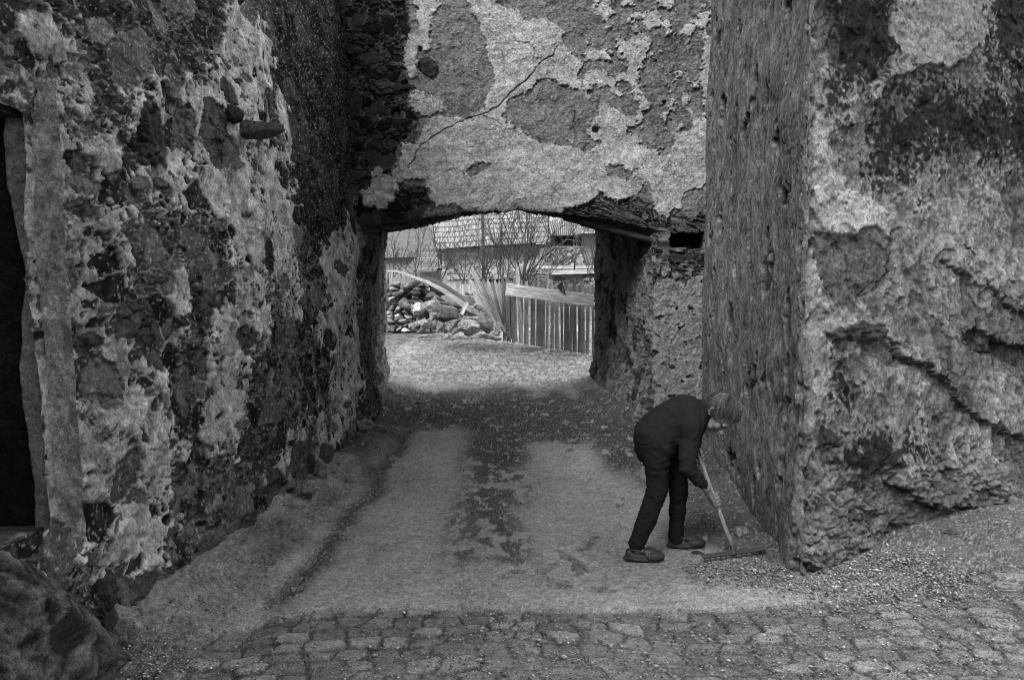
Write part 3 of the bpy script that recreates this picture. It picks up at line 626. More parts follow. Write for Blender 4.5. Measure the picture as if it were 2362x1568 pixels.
# ---- buttress / building on the right: one sheet round the corner
def build_right():
    root = empty('corner_building', (2.2, 6, 0)); tag(root, 'massive rough plastered stone corner of a building with black lichen stains, right of the woman', 'building')
    BF = Plane((1.617, 4.50, 0), (1.536, 1, 0), (.04, .03, 1)); 
    if BF.n[1] > 0: BF.n = -BF.n
    BL = Plane((1.617, 4.50, 0), (.105, 1, 0), (.035, 0, 1))
    if BL.n[0] > 0: BL.n = -BL.n
    # parameter: s<0 along left face (into depth), s>0 along the front face
    sl = [0.]
    while sl[-1] < 4.9: sl.append(sl[-1] + .0075 + .0012 * sl[-1])
    sr = [0.]
    while sr[-1] < 4.3: sr.append(sr[-1] + (.0068 if sr[-1] < 3.2 else .012))
    s = np.concatenate([-np.array(sl[::-1]), np.array(sr[1:])])
    S, V = np.meshgrid(s, np.linspace(-.15, 5.4, 700), indexing='xy')
    a = .11 + .05 * sst(1.2, .1, V)
    def LP(q): return BL.o + (-q)[..., None] * BL.s + V[..., None] * BL.t
    def RP(q): return BF.o + q[..., None] * BF.s + V[..., None] * BF.t
    t = np.clip((S + a) / (2 * a), 0, 1)[..., None]; Cn = .5 * (LP(S * 0) + RP(S * 0))
    arc = (1 - t) ** 2 * LP(-a) + 2 * t * (1 - t) * Cn + t ** 2 * RP(a)
    base = np.where((S < -a)[..., None], LP(S), np.where((S > a)[..., None], RP(S), arc))
    ins = np.array([.45, .9, 0]); ins /= np.linalg.norm(ins)
    base = base + (sst(.6, .0, np.abs(S)) * (.022 * fbm(V * 2.3, V * 0 + .5, 4, 490)))[..., None] * ins
    N = BL.n * (1 - t) + BF.n * t; N /= np.linalg.norm(N, axis=-1, keepdims=True)
    U = S + .0
    wu = U + .04 * perlin(U * 3, V * 3, 401) + .015 * fbm(U * 12, V * 12, 3, 402); wv = V + .04 * perlin(U * 3, V * 3, 405) + .015 * fbm(U * 12, V * 12, 3, 406)
    small = fbm(U * 9, V * 9, 4, 410); med = fbm(U * 2.5, V * 2.5, 3, 411); fine = fbm(U * 32, V * 32, 3, 412)
    G = lambda pts, cv, m=.3: sdf_poly(wu, wv, BF.poly(pts, cv), m)
    Dm = .05 * fbm(U * .8, V * .8, 3, 420) + .018 * med + .010 * small + .006 * fine
    crag = ridged(U * 4.5, V * 6, 4, 421) - 1.2
    fl = flakes(U, V, 495, 1.8); fl2 = flakes(U, V, 505, 5.)
    hcr = .6 * hair_cracks(U, V, 485, 1.3, .012)
    lf = sst(-.05, -.35, S)
    Dm = .03 * fbm(U * .8, V * .8, 3, 420) + .012 * med * (1 - .5 * lf) + (1 - .8 * lf) * (.008 * small + .0015 * fine + .002 * crag + .0010 * ridged(U * 15, V * 17, 3, 486) + .006 * fl + .002 * fl2) - .006 * hcr * (S > .1)
    A = .135 + .045 * small + .04 * med + .025 * fine + .03 * (fl - 1) + .008 * (fl2 - 1)
    fr = sst(.0, .08, S)
    # left face: dusty render with pits
    pit = sst(.42, .62, fbm(U * 3.0, V * 2.4, 4, 425)); Dl = -.035 * pit
    hs, al, jo, cid = rubble(U, V, 430, .28, .2, 1., .5)
    rmask = sst(.0, .35, fbm(U * 1.3, V * 1.3, 3, 427) + .6 * sst(1.6, .2, V) - .35)
    Dl = Dl + (.35 * hs - .004) * (.10 + .6 * rmask) - .006 * hair_cracks(U, V, 480, 2.5, .04); Al = .15 + .07 * small + .05 * med + .07 * fine + .03 * fbm(U * 60, V * 9, 2, 487); Al = Al * (1 - .65 * pit) 
    Al = Al * (1 - .45 * rmask * sst(.2, .6, small + .3)) 
    # front face layers
    sm = sst(-.006, .006, G([(1310,-80),(1870,-80),(1850,100),(1740,240),(1600,370),(1480,370),(1250,430),(1220,560),(1150,580),(1140,470),(1280,380),(1290,100)], c6))
    Af = A * (1 - sm) + sm * (.205 + .02 * med + .02 * fine); Df = sm * .012
    pw = fbm(U * 1.15 + .3, V * 1.15, 5, 520, .5); slab = sst(-.006, .006, pw - .10) * (1 - sm); slab2 = sst(-.006, .006, -.22 - pw) * (1 - sm)
    Af = Af * (1 + .28 * slab - .30 * slab2); Df = Df + .010 * slab - .012 * slab2
    Dm = Dm * 1.0
    br = sst(-.03, .03, G([(860,600),(950,760),(970,900),(1100,1040),(1240,1090),(1290,1180),(1250,1260),(1000,1300),(860,1280),(860,900)], c6) + .04 * small)
    Af = Af * (1 - br) + br * (.31 + .05 * small)
    br2 = sst(-.04, .04, G([(150,0),(240,40),(420,460),(780,560),(780,620),(340,640),(420,740),(400,1100),(420,1350),(300,1350),(160,1200),(150,700)], c9) + .06 * small)
    Af = Af * (1 - .8 * br2) + .8 * br2 * (.29 + .05 * small)
    br3 = sst(-.04, .04, G([(800,530),(1150,560),(1210,700),(1000,730),(820,700),(830,1060),(900,1080),(820,1090),(780,800)], c7) + .07 * small); Af = Af * (1 - .7 * br3) + .7 * br3 * (.20 + .05 * small)
    lich = np.full(U.shape, -.3)
    for cv, p in ((c6, [(940,-80),(1310,-80),(1300,200),(1270,360),(1100,460),(1000,560),(950,560),(1030,380),(980,150),(930,60)]),
                  (c6, [(1200,700),(1250,560),(1400,520),(1600,540),(1900,560),(2030,500),(2100,880),(1800,880),(1500,850),(1350,980),(1200,1000)]),
                  (c6, [(1870,-80),(2100,-80),(2100,400),(1800,450),(1750,230)]),
                  (c6, [(1250,440),(1400,420),(1420,560),(1250,600)]),
                  (c7, [(900,380),(1100,350),(1400,360),(1380,440),(1200,460),(1000,520),(900,480)]),
                  (c9, [(450,900),(560,950),(520,1060),(430,1000)])):
        lich = np.maximum(lich, G(p, cv))
    lm = sst(-.06, .10, lich * 1.1 + .20 * fbm(U * 24, V * 24, 5, 440) + .16 * small + .16 * med + .02 * fl)
    Af = Af * (1 - .92 * lm) + .92 * lm * .010
    Af = Af * (1 - .4 * hcr); spk = sst(.18, .5, fbm(U * 14, V * 14, 4, 442) + .35 * med); Af = Af * (1 - .35 * spk * (1 - sm) * (1 - br))
    bst = G([(880,1290),(1200,1240),(1310,1330),(1280,1450),(1240,1568),(1080,1660),(1000,1680),(930,1568),(890,1400)], c6)
    bm_ = sst(-.01, .01, bst); Af = Af * (1 - bm_) + bm_ * (.092 + .02 * small + .02 * fine); Df = Df + bm_ * (-.02 + .012 * np.sqrt(np.clip(bst / .2, 0, 1)) - .010 * crag)
    def crack(pts, cv, w, dep, dark=.5):
        nonlocal Df, Af
        w = w * .42; dep = dep * .8; d = dist_line(wu + .03 * small + .012 * fine, wv + .03 * med + .012 * fine, BF.poly(pts, cv), .3) * (1 + .5 * small)
        Df = Df - dep * sst(w, w * .2, d); Af = Af * (1 - dark * sst(w * 1.1, w * .3, d))
    def ledge(pts, cv, h):
        """the plaster above the polyline stands h proud of what lies below"""
        nonlocal Df
        P = BF.poly(pts, cv); xs = [p[0] for p in P]; ys = [p[1] for p in P]
        zz = np.interp(wu, xs, ys); inx = sst(xs[0] - .02, xs[0] + .15, wu)
        Df = Df + h * inx * sst(-.012, .012, wv - zz + .02 * small + .01 * fine) * sst(.5, .0, wv - zz)
    c1p = [(760,640),(900,830),(1100,940),(1200,1020),(1330,1180),(1450,1270),(1600,1370),(1740,1440),(1880,1460),(1960,1470)]
    ledge(c1p, c9, .045); crack(c1p, c9, .022, .05, .35)
    c2p = [(1240,150),(1400,200),(1540,310),(1650,380),(1750,450),(1880,500),(1990,560)]; ledge(c2p, c9, .03); crack(c2p, c9, .018, .05, .4)
    crack([(1380,-30),(1440,10),(1510,100)], c9, .018, .05, .4)
    crack([(880,0),(830,180),(720,270),(640,380),(560,480)], c9, .012, .03, .3)
    crack([(230,-100),(270,0),(310,150),(380,350),(430,460)], c9, .012, .03, .5)
    gap = sst(-.006, .006, .02 * small + .01 * fine + G([(1380,690),(1520,640),(1700,730),(2000,800),(2000,1000),(1880,950),(1720,850),(1500,800)], c9)); Df = Df - .055 * gap; Af = Af * (1 - .55 * gap)
    crack([(1380,700),(1500,800),(1720,850),(1880,950),(1990,1000)], c9, .02, .05, .3)
    slt = sst(-.008, .008, G([(340,630),(430,600),(760,620),(770,720),(600,740),(400,720)], c9)); Af = Af * (1 - slt) + slt * (.045 + .02 * small); Df = Df + slt * (.03 + .012 * fbm(U * 8, V * 40, 3, 450))
    slt = sst(-.008, .008, G([(620,740),(760,730),(960,900),(900,960),(720,850)], c9)); Df = Df - .03 * slt; Af = Af * (1 - .3 * slt)
    low = sst(.62, .45, V + .12 * small - .0 * U); hs5, al5, jo5, cid5 = rubble(U, V, 460, .42, .16, 1.)
    Df = Df + low * (hs5 * .8 - .02); Af = Af * (1 - .5 * low) + .5 * low * (al5 + .07)
    cv3 = [(1150,600),(1350,665),(1450,720),(1650,710),(1700,670),(1857,690),(2000,690)]
    ledge(cv3, c7, .07); crack(cv3, c7, .028, .07, .5); crack([(1060,835),(1110,850),(1180,855),(1175,930)], c7, .02, .06, .5)
    crack([(730,1000),(770,1010),(800,1030)], c7, .03, .05, .5)
    sq = sst(-.006, .006, G([(800,290),(860,300),(930,370),(920,395),(800,395)], c7)); Af = Af * (1 - sq) + sq * .05; Df = Df + .015 * sq
    crack([(800,398),(905,402)], c7, .010, .04, .6)
    hole = G([(600,430),(690,430),(700,560),(650,540)], c7)
    Dt = Dm + Dl * (1 - fr) + Df * fr; At = Al * (1 - fr) + Af * fr
    # worn arris: brighter crumbled plaster with bites
    ar = np.exp(-(S / .16) ** 2); At = At * (1 - .35 * ar) + .35 * ar * (.19 + .06 * small)
    bite = sst(.25, .6, fbm(U * 6, V * 5, 3, 470)); Dt = Dt - .05 * bite * ar; At = At * (1 - .3 * bite * ar)
    P = base + N * Dt[..., None]
    link('wall_face', np_mesh('wall_face', P.reshape(-1, 3), grid_faces(*S.shape), {'alb': np.clip(At * .86, .006, .40)}), M['wall'], root)
    # unseen mass behind the sheet, added to keep light out
    me = bpy.data.meshes.new('wall_light_block'); bot = [(1.98, 5.1), (2.42, 8.95), (8.5, 8.95), (8.5, 9.25), (2.42, 5.38)]
    bot = [(2.0, 5.0), (2.62, 9.1), (9.5, 9.1), (9.5, 9.9)]
    p2 = BF.o + BF.s * 9
    ring = [(2.05, 5.05), (2.55, 9.05), (10., 9.9), (p2[0], p2[1] + .35)]
    Vx = [(x, y, -.3) for x, y in ring] + [(x + .05, y, 6.4) for x, y in ring]
    me.from_pydata(Vx, [], [(0, 1, 2, 3)[::-1], (4, 5, 6, 7), (0, 1, 5, 4), (1, 2, 6, 5), (2, 3, 7, 6), (3, 0, 4, 7)]); me.update()
    link('wall_light_block', me, M['core'], root, smooth=False)
    # the face runs on beyond the frame
    U, V = np.meshgrid(np.linspace(4.25, 9, 90), np.linspace(-.15, 6.4, 110), indexing='xy'); D = .05 * fbm(U * .8, V * .8, 3, 420) + .03 * fbm(U * 2, V * 2, 3, 411)
    link('wall_face_extension', np_mesh('wall_face_extension', BF.pos(U, V, D).reshape(-1, 3), grid_faces(*U.shape), {'alb': np.clip(.12 + .03 * fbm(U * 3, V * 3, 3, 7), .03, .3)}), M['wall'], root)
    return root
corner = build_right()

# ------------------------------------------------------------------ rocks
def ico(sub):
    bm = bmesh.new(); bmesh.ops.create_icosphere(bm, subdivisions=sub, radius=1)
    V = np.array([v.co[:] for v in bm.verts]); F = np.array([[v.index for v in f.verts] for f in bm.faces]); bm.free(); return V, F
ICO = {k: ico(k) for k in (1, 2, 3, 4, 5)}
def rock_verts(size, rng, sub=3, cuts=9, rough=.06):
    cuts = cuts + 5; size = np.array(size) * 1.25
    V = ICO[sub][0].copy()
    for _ in range(cuts):
        n = rng.normal(size=3); n /= np.linalg.norm(n); d = rng.uniform(.42, .82); k = V @ n - d; V = V - np.where(k > 0, k * .97, 0)[:, None] * n
    o = rng.uniform(0, 50, 3)
    r = fbm(V[:, 0] * 2 + o[0] + V[:, 2], V[:, 1] * 2 + o[1] + V[:, 2] * .7, 4, int(rng.randint(90)))
    V = V * (1 + rough * r)[:, None]
    return V * np.array(size)
def rot_m(rng, tilt=.5):
    return np.array(Matrix.Rotation(rng.uniform(0, 6.28), 3, 'Z') @ Matrix.Rotation(rng.normal() * tilt, 3, 'X') @ Matrix.Rotation(rng.normal() * tilt, 3, 'Y'))
def rock_obj(name, loc, size, alb, seed, sub=4, tilt=.3, label=None, group=None, parent=None, cat='rock', rz=None, rough=.07, cuts=9):
    rng = np.random.RandomState(seed); V = rock_verts(size, rng, sub, cuts, rough)
    V = V @ (rot_m(rng, tilt) if rz is None else np.array(Matrix.Rotation(rz, 3, 'Y'))).T
    a = np.clip(alb * (1 + .25 * fbm(V[:, 0] * 9 + seed, V[:, 1] * 9 + V[:, 2] * 9, 3, 5)), .015, .6)
    me = np_mesh(name, V, ICO[sub][1], {'alb': a}); o = link(name, me, M['rock'], None); o.location = loc
    if parent: o.parent = parent; o.matrix_parent_inverse = Matrix.Translation(parent.location).inverted()
    else: tag(o, label, cat, group)
    return o
def px_rock(x, y, rx, ry, Y, alb, seed, label, depth=.8, group=None, tilt=.15, rz=None, name='rock', sub=4, rough=.07):
    p = at(x, y, Y); k = Y / FOC
    return rock_obj(name, p, (rx * k * 1.08, rx * k * depth, ry * k * 1.15), alb, seed, sub, tilt, label, group, rz=rz, rough=rough)

def merge_rocks(name, items, seed, sub=2, parent=None):
    rng = np.random.RandomState(seed); VV = []; FF = []; AA = []; o = 0
    for (p, sz, al, rz) in items:
        V = rock_verts(sz, rng, sub, 9, .07) @ np.array(Matrix.Rotation(rz, 3, 'Y')).T + np.array(p); VV.append(V); FF.append(ICO[sub][1] + o); o += len(V); AA.append(np.full(len(V), al) * (1 + .2 * rng.normal(size=len(V)) * .3))
    return link(name, np_mesh(name, np.concatenate(VV), np.concatenate(FF), {'alb': np.clip(np.concatenate(AA), .02, .5)}), M['rock'], parent)
# stones jutting from the house wall (parts of it)
def jut(x, y, length, r, seed, alb, sag=.0):
    h = LW.hit(x, y); p = LW.o + h[0] * LW.s + h[1] * LW.t
    o = rock_obj('jutting_stone', p + LW.n * length * .35, (length * .75, r, r * .85), alb, seed, 4, 0, parent=house, rz=.05, rough=.04, cuts=4)
    return o
jut(545, 305, .34, .085, 5, .085); jut(520, 262, .10, .075, 6, .03)

# rubble mass and boulders at the foot of the house wall
rng0 = np.random.RandomState(3)
def ledge_rock():
    # the rocky step under the doorway
    V0, F0 = ico(7); V = V0.copy(); rng = np.random.RandomState(17)
    V = np.sign(V) * np.abs(V) ** .62; V = V * np.array([.42, .62, .36])
    for _ in range(16):
        n = rng.normal(size=3); n[1] *= .5; n /= np.linalg.norm(n); d = rng.uniform(.27, .38); k = V @ n - d; V = V - np.where(k > 0, k * .9, 0)[:, None] * n
    q = fbm(V[:, 1] * 4 + V[:, 0] * 2, V[:, 2] * 4 + V[:, 0] * 2, 5, 500); f = fbm(V[:, 1] * 18 + V[:, 0] * 9, V[:, 2] * 18, 3, 503)
    g_ = ridged(V[:, 1] * 5 + V[:, 0] * 3, V[:, 2] * 6 + V[:, 0] * 3, 4, 505) - 1.3
    g2_ = (ridged(V[:, 1] * 14 + V[:, 0] * 9, V[:, 2] * 19 - V[:, 0] * 11, 5, 507) - 1.3) * .35
    V = V * (1.0 + .03 * q + .02 * f + .03 * g_ + .07 * g2_)[:, None]
    hole = np.array([.42, -.05, .02])
    V = V * np.array([1.32, 1.2, 1.28])
    P = V + np.array([-2.10, 3.05, .20])
    a = np.clip(.045 + .025 * q + .05 * f + .03 * g2_, .012, .25); dk = ((P[:, 1] - 3.05) / .11) ** 2 + ((P[:, 2] - .33) / .08) ** 2; a = np.where((dk + .5 * q < 1) & (P[:, 0] > -2.0), .015, a)
    me = np_mesh('rock_step', P - np.array([-2.12, 3.05, 0]), F0, {'alb': a}); o = link('rock_step', me, M['wall']); o.location = (-2.12, 3.05, 0)
    tag(o, 'big dark lump of rock under the doorway threshold at the lower left', 'rock')
ledge_rock()
px_rock(283, 1440, 46, 38, 3.62, .15, 21, 'rounded pale grey boulder at the foot of the left wall', .8, name='boulder', sub=5, rough=.12)
px_rock(185, 1500, 60, 62, 3.42, .045, 22, 'dark angular rock between the rock step and the pale boulder', .7, name='boulder', rz=.5, sub=5, rough=.16)
px_rock(235, 1365, 40, 40, 3.72, .03, 23, 'blackish wedge of stone resting above the rounded pale boulder', .8, name='boulder', rz=-.8)
px_rock(705, 1130, 26, 18, 6.1, .12, 26, 'pale rounded stone at the wall foot farthest towards the gateway', .8, name='boulder')
px_rock(740, 1090, 22, 30, 6.6, .12, 27, 'upright wall foot stone just past the pale rounded one', .8, name='boulder')
px_rock(535, 1340, 16, 10, 4.55, .12, 28, 'fist sized light stone on the sandy verge by the left wall', .8, name='boulder', sub=3)
px_rock(526, 1398, 12, 7, 4.2, .16, 29, 'small flat oval pebble on the sandy verge', .8, name='pebble', sub=3)
px_rock(30, 1245, 30, 9, 3.3, .16, 30, 'pale stone lying on top of the rock step by the threshold', .6, name='boulder', rz=-.3, sub=3)

rf = np.random.RandomState(44); items = []; y_ = 3.45
while y_ < 8.9:
    w_ = rf.uniform(.07, .20); fx = -1.95 + (y_ - 3.35) * .064; h_ = rf.uniform(.04, .13)
    items.append(((fx + rf.uniform(-.06, .03), y_ + w_ * .5, g1(fx + .05, y_) + h_ * rf.uniform(.0, .7)), (rf.uniform(.05, .10), w_ * .55, h_), float(np.clip(rf.lognormal(math.log(.06), .55), .02, .16)), rf.normal() * .25))
    if rf.uniform() < .45: items.append(((fx + rf.uniform(.08, .22), y_ + rf.uniform(0, .2), g1(fx + .2, y_) + .01), (.035, .045, .025), rf.uniform(.05, .16), 0.))
    y_ += w_ * .85
merge_rocks('foot_stones', items, 45, 4, house)
# ------------------------------------------------------------------ loose gravel and straw
def scatter_gravel(name, N, seed, kind_label, region):
    rng = np.random.RandomState(seed); P, size, alb = region(rng, N); n = len(P)
    B = np.array([[1, 0, 0], [0, 1, 0], [-1, 0, 0], [0, -1, 0], [0, 0, 1], [0, 0, -1]], float)
    Fb = np.array([[0, 1, 4], [1, 2, 4], [2, 3, 4], [3, 0, 4], [1, 0, 5], [2, 1, 5], [3, 2, 5], [0, 3, 5]])
    a = rng.uniform(0, 6.28, n); ca, sa = np.cos(a), np.sin(a)
    V = B[None] * (1 + rng.uniform(-.35, .35, (n, 6, 1))) + rng.uniform(-.2, .2, (n, 6, 3))
    V = V * size[:, None, None] * np.stack([rng.uniform(.8, 1.3, n), rng.uniform(.6, 1, n), rng.uniform(.35, .7, n)], 1)[:, None]
    X = V[..., 0] * ca[:, None] - V[..., 1] * sa[:, None]; Y = V[..., 0] * sa[:, None] + V[..., 1] * ca[:, None]
    V = np.stack([X, Y, V[..., 2]], -1) + P[:, None]
    F = (Fb[None] + np.arange(n)[:, None, None] * 6).reshape(-1, 3)
    o = link(name, np_mesh(name, V.reshape(-1, 3), F, {'alb': np.repeat(alb, 6)}), M['gravel'], smooth=False)
    tag(o, kind_label, 'gravel', kind='stuff'); return o
def dens(X, Y):
    lx = -1.95 + (Y - 3.35) * .064; rx = 1.617 + (Y - 4.5) * .105; n = fbm(X * 2.2, Y * 2.2, 4, 600); n2 = fbm(X * 7, Y * 7, 3, 603)
    d = .16 + .12 * n
    d = d + .9 * sst(.9, .25, rx - X + .15 * n) * sst(4.3, 4.6, Y) * (X < rx + .1)                 # against the corner
    d = d + 1.1 * np.exp(-((Y - 4.32 - .12 * n) / .22) ** 2) * sst(.9, 1.4, X) * sst(2.9, 2.3, X)            # gravel tongue in front of the corner
    d = d + .8 * sst(1.9, 2.4, X) * sst(3.8, 4.3, Y)
    d = d + .55 * np.exp(-((X - lx - .68) / .16) ** 2) * sst(3.9, 4.4, Y)
    d = d + .95 * np.exp(-((X - lx - .22) / .3) ** 2) * sst(-.3, .3, n + n2)
    d = d + .4 * np.exp(-((X - .05) / .3) ** 2) + .5 * sst(-.2, .3, X - .6 + .5 * n) * (Y < 4.05) + .25 * (Y < 4.05)
    d = d + .35 * sst(7.2, 8.2, Y)
    return np.clip(d * (.7 + .6 * n2), 0, 1.3)
def reg_near(rng, N):
    Y = 2.9 * (9.5 / 2.9) ** (rng.uniform(0, 1, N) ** 1.25); X = rng.uniform(-.68, .68, N) * Y
    k = rng.uniform(0, 1.2, N) < dens(X, Y); X, Y = X[k], Y[k]; n = len(X)
    lx = -1.95 + (Y - 3.35) * .064; ok = (X > lx + .0) & ~((X > 1.6) & (Y > 4.5 + (X - 1.617) / 1.536)); X, Y = X[ok], Y[ok]; n = len(X)
    s = .0029 * np.exp(rng.normal(0, .45, n)) * (1 + .10 * Y); s = np.clip(s, .0025, .02)
    z = gz(X, Y) + .008
    big = dens(X, Y)
    al = np.clip(rng.lognormal(math.log(.12), .45, n), .03, .3)
    return np.stack([X, Y, z + s * .2], 1), s, al
scatter_gravel('gravel', 150000, 61, 'loose gravel and grit strewn over the lane', reg_near)
def reg_heap(rng, N):
    u = rng.uniform(0, 1, N); X = 1.0 + rng.uniform(0, 1, N) * 1.6; Y = 4.05 + rng.uniform(0, 1, N) * 1.2
    d = np.exp(-((Y - 4.60 + .55 * np.clip(X - 1.35, 0, .3) - .16 * np.clip(X - 1.6, 0, 2)) / .30) ** 2) * sst(.75, 1.2, X + .1 * perlin(X * 4, Y * 4, 5)) * sst(2.7, 2.3, X)
    k = (rng.uniform(0, 1, N) < d) & ~((X > 1.6) & (Y > 4.47 + (X - 1.617) / 1.536)); X, Y, d = X[k], Y[k], d[k]; n = len(X)
    s = np.clip(.0055 * np.exp(rng.normal(0, .45, n)), .003, .016); z = gz(X, Y) + .006 + rng.uniform(0, .035, n) * d
    return np.stack([X, Y, z], 1), s, np.clip(rng.lognormal(math.log(.145), .5, n), .03, .36)
scatter_gravel('gravel_heap', 26000, 62, 'coarser pale gravel raked together around the foot of the building corner', reg_heap)
def straw(name, N, seed, label, reg, L=(.03, .12), wd=.0016, alb=(.10, .32)):
    rng = np.random.RandomState(seed); P = reg(rng, N); n = len(P); a = rng.uniform(0, 6.28, n); l = rng.uniform(L[0], L[1], n); t = rng.normal(0, .12, n)
    d = np.stack([np.cos(a), np.sin(a), t], 1) * l[:, None]; s = np.stack([-np.sin(a), np.cos(a), a * 0], 1) * wd; up = np.array([0, 0, wd * 1.2])
    bow = rng.normal(0, .08, (n, 2)) * l[:, None]
    m = P + d * .5; m[:, :2] += bow
    q = [P + s, P - s, P + up, m + s, m - s, m + up, P + d + s, P + d - s, P + d + up]
    V = np.stack(q, 1); f = []
    for b in (0, 3):
        for i in range(3):
            j = (i + 1) % 3; f.append([b + i, b + j, b + 3 + j, b + 3 + i])
    F = (np.array(f)[None] + np.arange(n)[:, None, None] * 9).reshape(-1, 4)
    o = link(name, np_mesh(name, V.reshape(-1, 3), F, {'alb': np.repeat(rng.uniform(*alb, n), 9)}), M['straw'], smooth=False); tag(o, label, 'straw', kind='stuff')
def reg_straw(rng, N):
    X = rng.uniform(1.3, 3.9, N); Y = rng.uniform(3.9, 6.2, N); k = ~((X > 1.6) & (Y > 4.47 + (X - 1.617) / 1.536)) & (rng.uniform(0, 1, N) < sst(1.2, 2.6, X)); X, Y = X[k], Y[k]
    X2 = rng.uniform(.9, 1.75, N // 3); Y2 = rng.uniform(5, 8.5, N // 3); k = X2 < 1.617 + (Y2 - 4.5) * .105; X = np.concatenate([X, X2[k]]); Y = np.concatenate([Y, Y2[k]])
    X3 = rng.uniform(-1.3, 1.2, N // 3); Y3 = rng.uniform(6.5, 10, N // 3); X = np.concatenate([X, X3]); Y = np.concatenate([Y, Y3])
    return np.stack([X, Y, gz(X, Y) + .014], 1)
straw('straw_litter', 1500, 63, 'dry straw stalks and thin twigs scattered at the foot of the walls', reg_straw, (.02, .08), .0012, (.06, .22))

# ------------------------------------------------------------------ beyond the gateway
def c0(p): return (850 + p[0] * .2411, 472.2 + p[1] * .2411)
def P0(x, y, Y): q = c0((x, y)); return at(q[0], q[1], Y)
rng = np.random.RandomState(5)
# dry stone wall on the left
root = empty('dry_stone_wall', P0(250, 1210, 17)); tag(root, 'broken dry stone wall of small rough stones seen through the gateway on the left', 'wall')
items = []
y = 1215
while y > 760:
    h = rng.uniform(38, 62); x = -120
    while x < 640 - max(0, (1000 - y)) * .55:
        w = rng.uniform(45, 105); t_ = 745 + 40 * math.sin(x * .013) + (x > 380) * 30
        if y > t_: items.append((P0(x + w / 2, y - h / 2, 16.9 + rng.uniform(-.08, .08) + (1215 - y) * .0004), (w * .56 * .2411 * 17 / FOC, .18, h * .58 * .2411 * 17 / FOC), np.clip(rng.lognormal(math.log(.21), .4), .06, .45), rng.normal() * .15))
        x += w * .93
    y -= h * .86
merge_rocks('stone_courses', items, 9, 3, root)
V = []; F = []
bxp0 = P0(-200, 1230, 17.25); bxp1 = P0(520, 830, 17.6)
bx('wall_backing', (bxp0.x, 17.0, .6), (bxp1.x, 17.5, bxp1.z), M['core'], root)
# dark mossy stones atop
items = []
for k in range(26):
    x = rng.uniform(330, 680); y = rng.uniform(740, 960) + (x - 330) * .12; items.append((P0(x, y, rng.uniform(16.3, 16.8)), (rng.uniform(.1, .22), .16, rng.uniform(.05, .1)), rng.uniform(.04, .14), rng.normal() * .3))
merge_rocks('fallen_top_stones', items, 10, 3, root)
# the collapsed heap: each large stone a thing
heap = [(470,1005,62,62,15.9,.42,'white faced stone at the left of the collapsed heap',-.5),(560,955,85,55,15.95,.24,'broad grey stone behind the white faced one in the heap',-.2),(655,930,62,60,15.9,.16,'rounded darkish stone near the middle of the heap under the long plank',.4),
 (725,1035,150,72,15.6,.15,'large dark cracked block low in the middle of the heap',.15),(625,1060,45,52,15.5,.3,'small upright light stone in front of the large dark block',.2),(790,955,110,30,15.7,.12,'dark flat slab just under the plank',.25),
 (800,1140,88,55,15.25,.3,'long pale stone lying left of the biggest pale boulder',-.35),(955,1175,80,72,15.0,.4,'biggest pale angular boulder at the right foot of the heap',.1),(1090,1135,125,60,15.2,.2,'wide layered grey block right of the biggest pale boulder',.1),
 (1010,1095,140,22,15.35,.36,'thin light slab lying on top of the layered block',-.02),(1222,1185,42,48,15.0,.4,'rounded light stone at the foot of the leaning pickets',.0),(545,1130,60,45,15.8,.28,'square grey stone low on the left side of the heap',.2),
 (480,1140,60,50,16.,.3,'pale stone at the joint of the heap and the dry stone wall',-.1),(690,1150,50,50,15.55,.25,'lump of grey stone in front of the large dark block',.4),(830,1215,60,28,14.9,.33,'flat stone tipped on edge at the front of the heap',-.6),
 (730,1270,38,20,14.7,.42,'small bright flake of stone lying alone at the edge of the road',-.4),(805,1278,32,16,14.6,.34,'flattened stone at the edge of the road below the heap',.1),(870,1262,25,15,14.7,.38,'rounded cobble beside the flattened stone at the road edge',.0),
 (982,1268,24,20,14.5,.4,'egg shaped pale stone on the road edge below the biggest boulder',.0),(1130,1262,100,28,14.7,.32,'long flat pale slab half sunk in the verge',.2),(1210,1242,50,22,14.8,.36,'flat light stone beside the half sunk slab',-.2),(520,1255,50,14,15.6,.26,'thin flat stone on the verge left of the heap',-.3),
 (960,850,45,32,16.4,.22,'squared block on the wall behind the top of the plank',.05),(975,920,60,45,16.1,.08,'dark stone under the right end of the bent black sheet',.1),(600,870,70,30,16.3,.10,'dark flat stone wedged above the heap near the black sheet',-.1),(180,1190,30,24,16.4,.14,'dark stone on the verge against the dry stone wall',.3)]
for k, (x, y, rx, ry, Y, al, lb, rz) in enumerate(heap):
    q = c0((x, y)); px_rock(q[0], q[1], rx * .2411, ry * .2411 * .85, Y, al, 70 + k, lb, .9, 'stones of the collapsed wall', rz=rz, name='fallen_stone', sub=4, rough=.16)
items = []
for k in range(170):
    x = rng.uniform(250, 1400); y = rng.uniform(1215, 1300) + (x - 700) * .05; s = rng.uniform(.015, .05); q = c0((x, y)); g = on_ground(q[0], q[1]); items.append((g, (s, s, s * .6), rng.uniform(.1, .4), 0.))
o = merge_rocks('rubble_fragments', items, 12, 1); tag(o, 'small stone fragments along the far edge of the road', 'rubble', kind='stuff')
items = []
for k in range(90):
    x = rng.uniform(430, 1150); y = rng.uniform(960, 1220); s = rng.uniform(.05, .11); items.append((P0(x, y, 16.0 + (1000 - y) * .001 + .15), (s * 1.3, s, s * .7), rng.uniform(.08, .3), rng.normal() * .4))
o = merge_rocks('rubble_fill', items, 13, 2); tag(o, 'smaller rubble packed between the big fallen stones', 'rubble', kind='stuff')

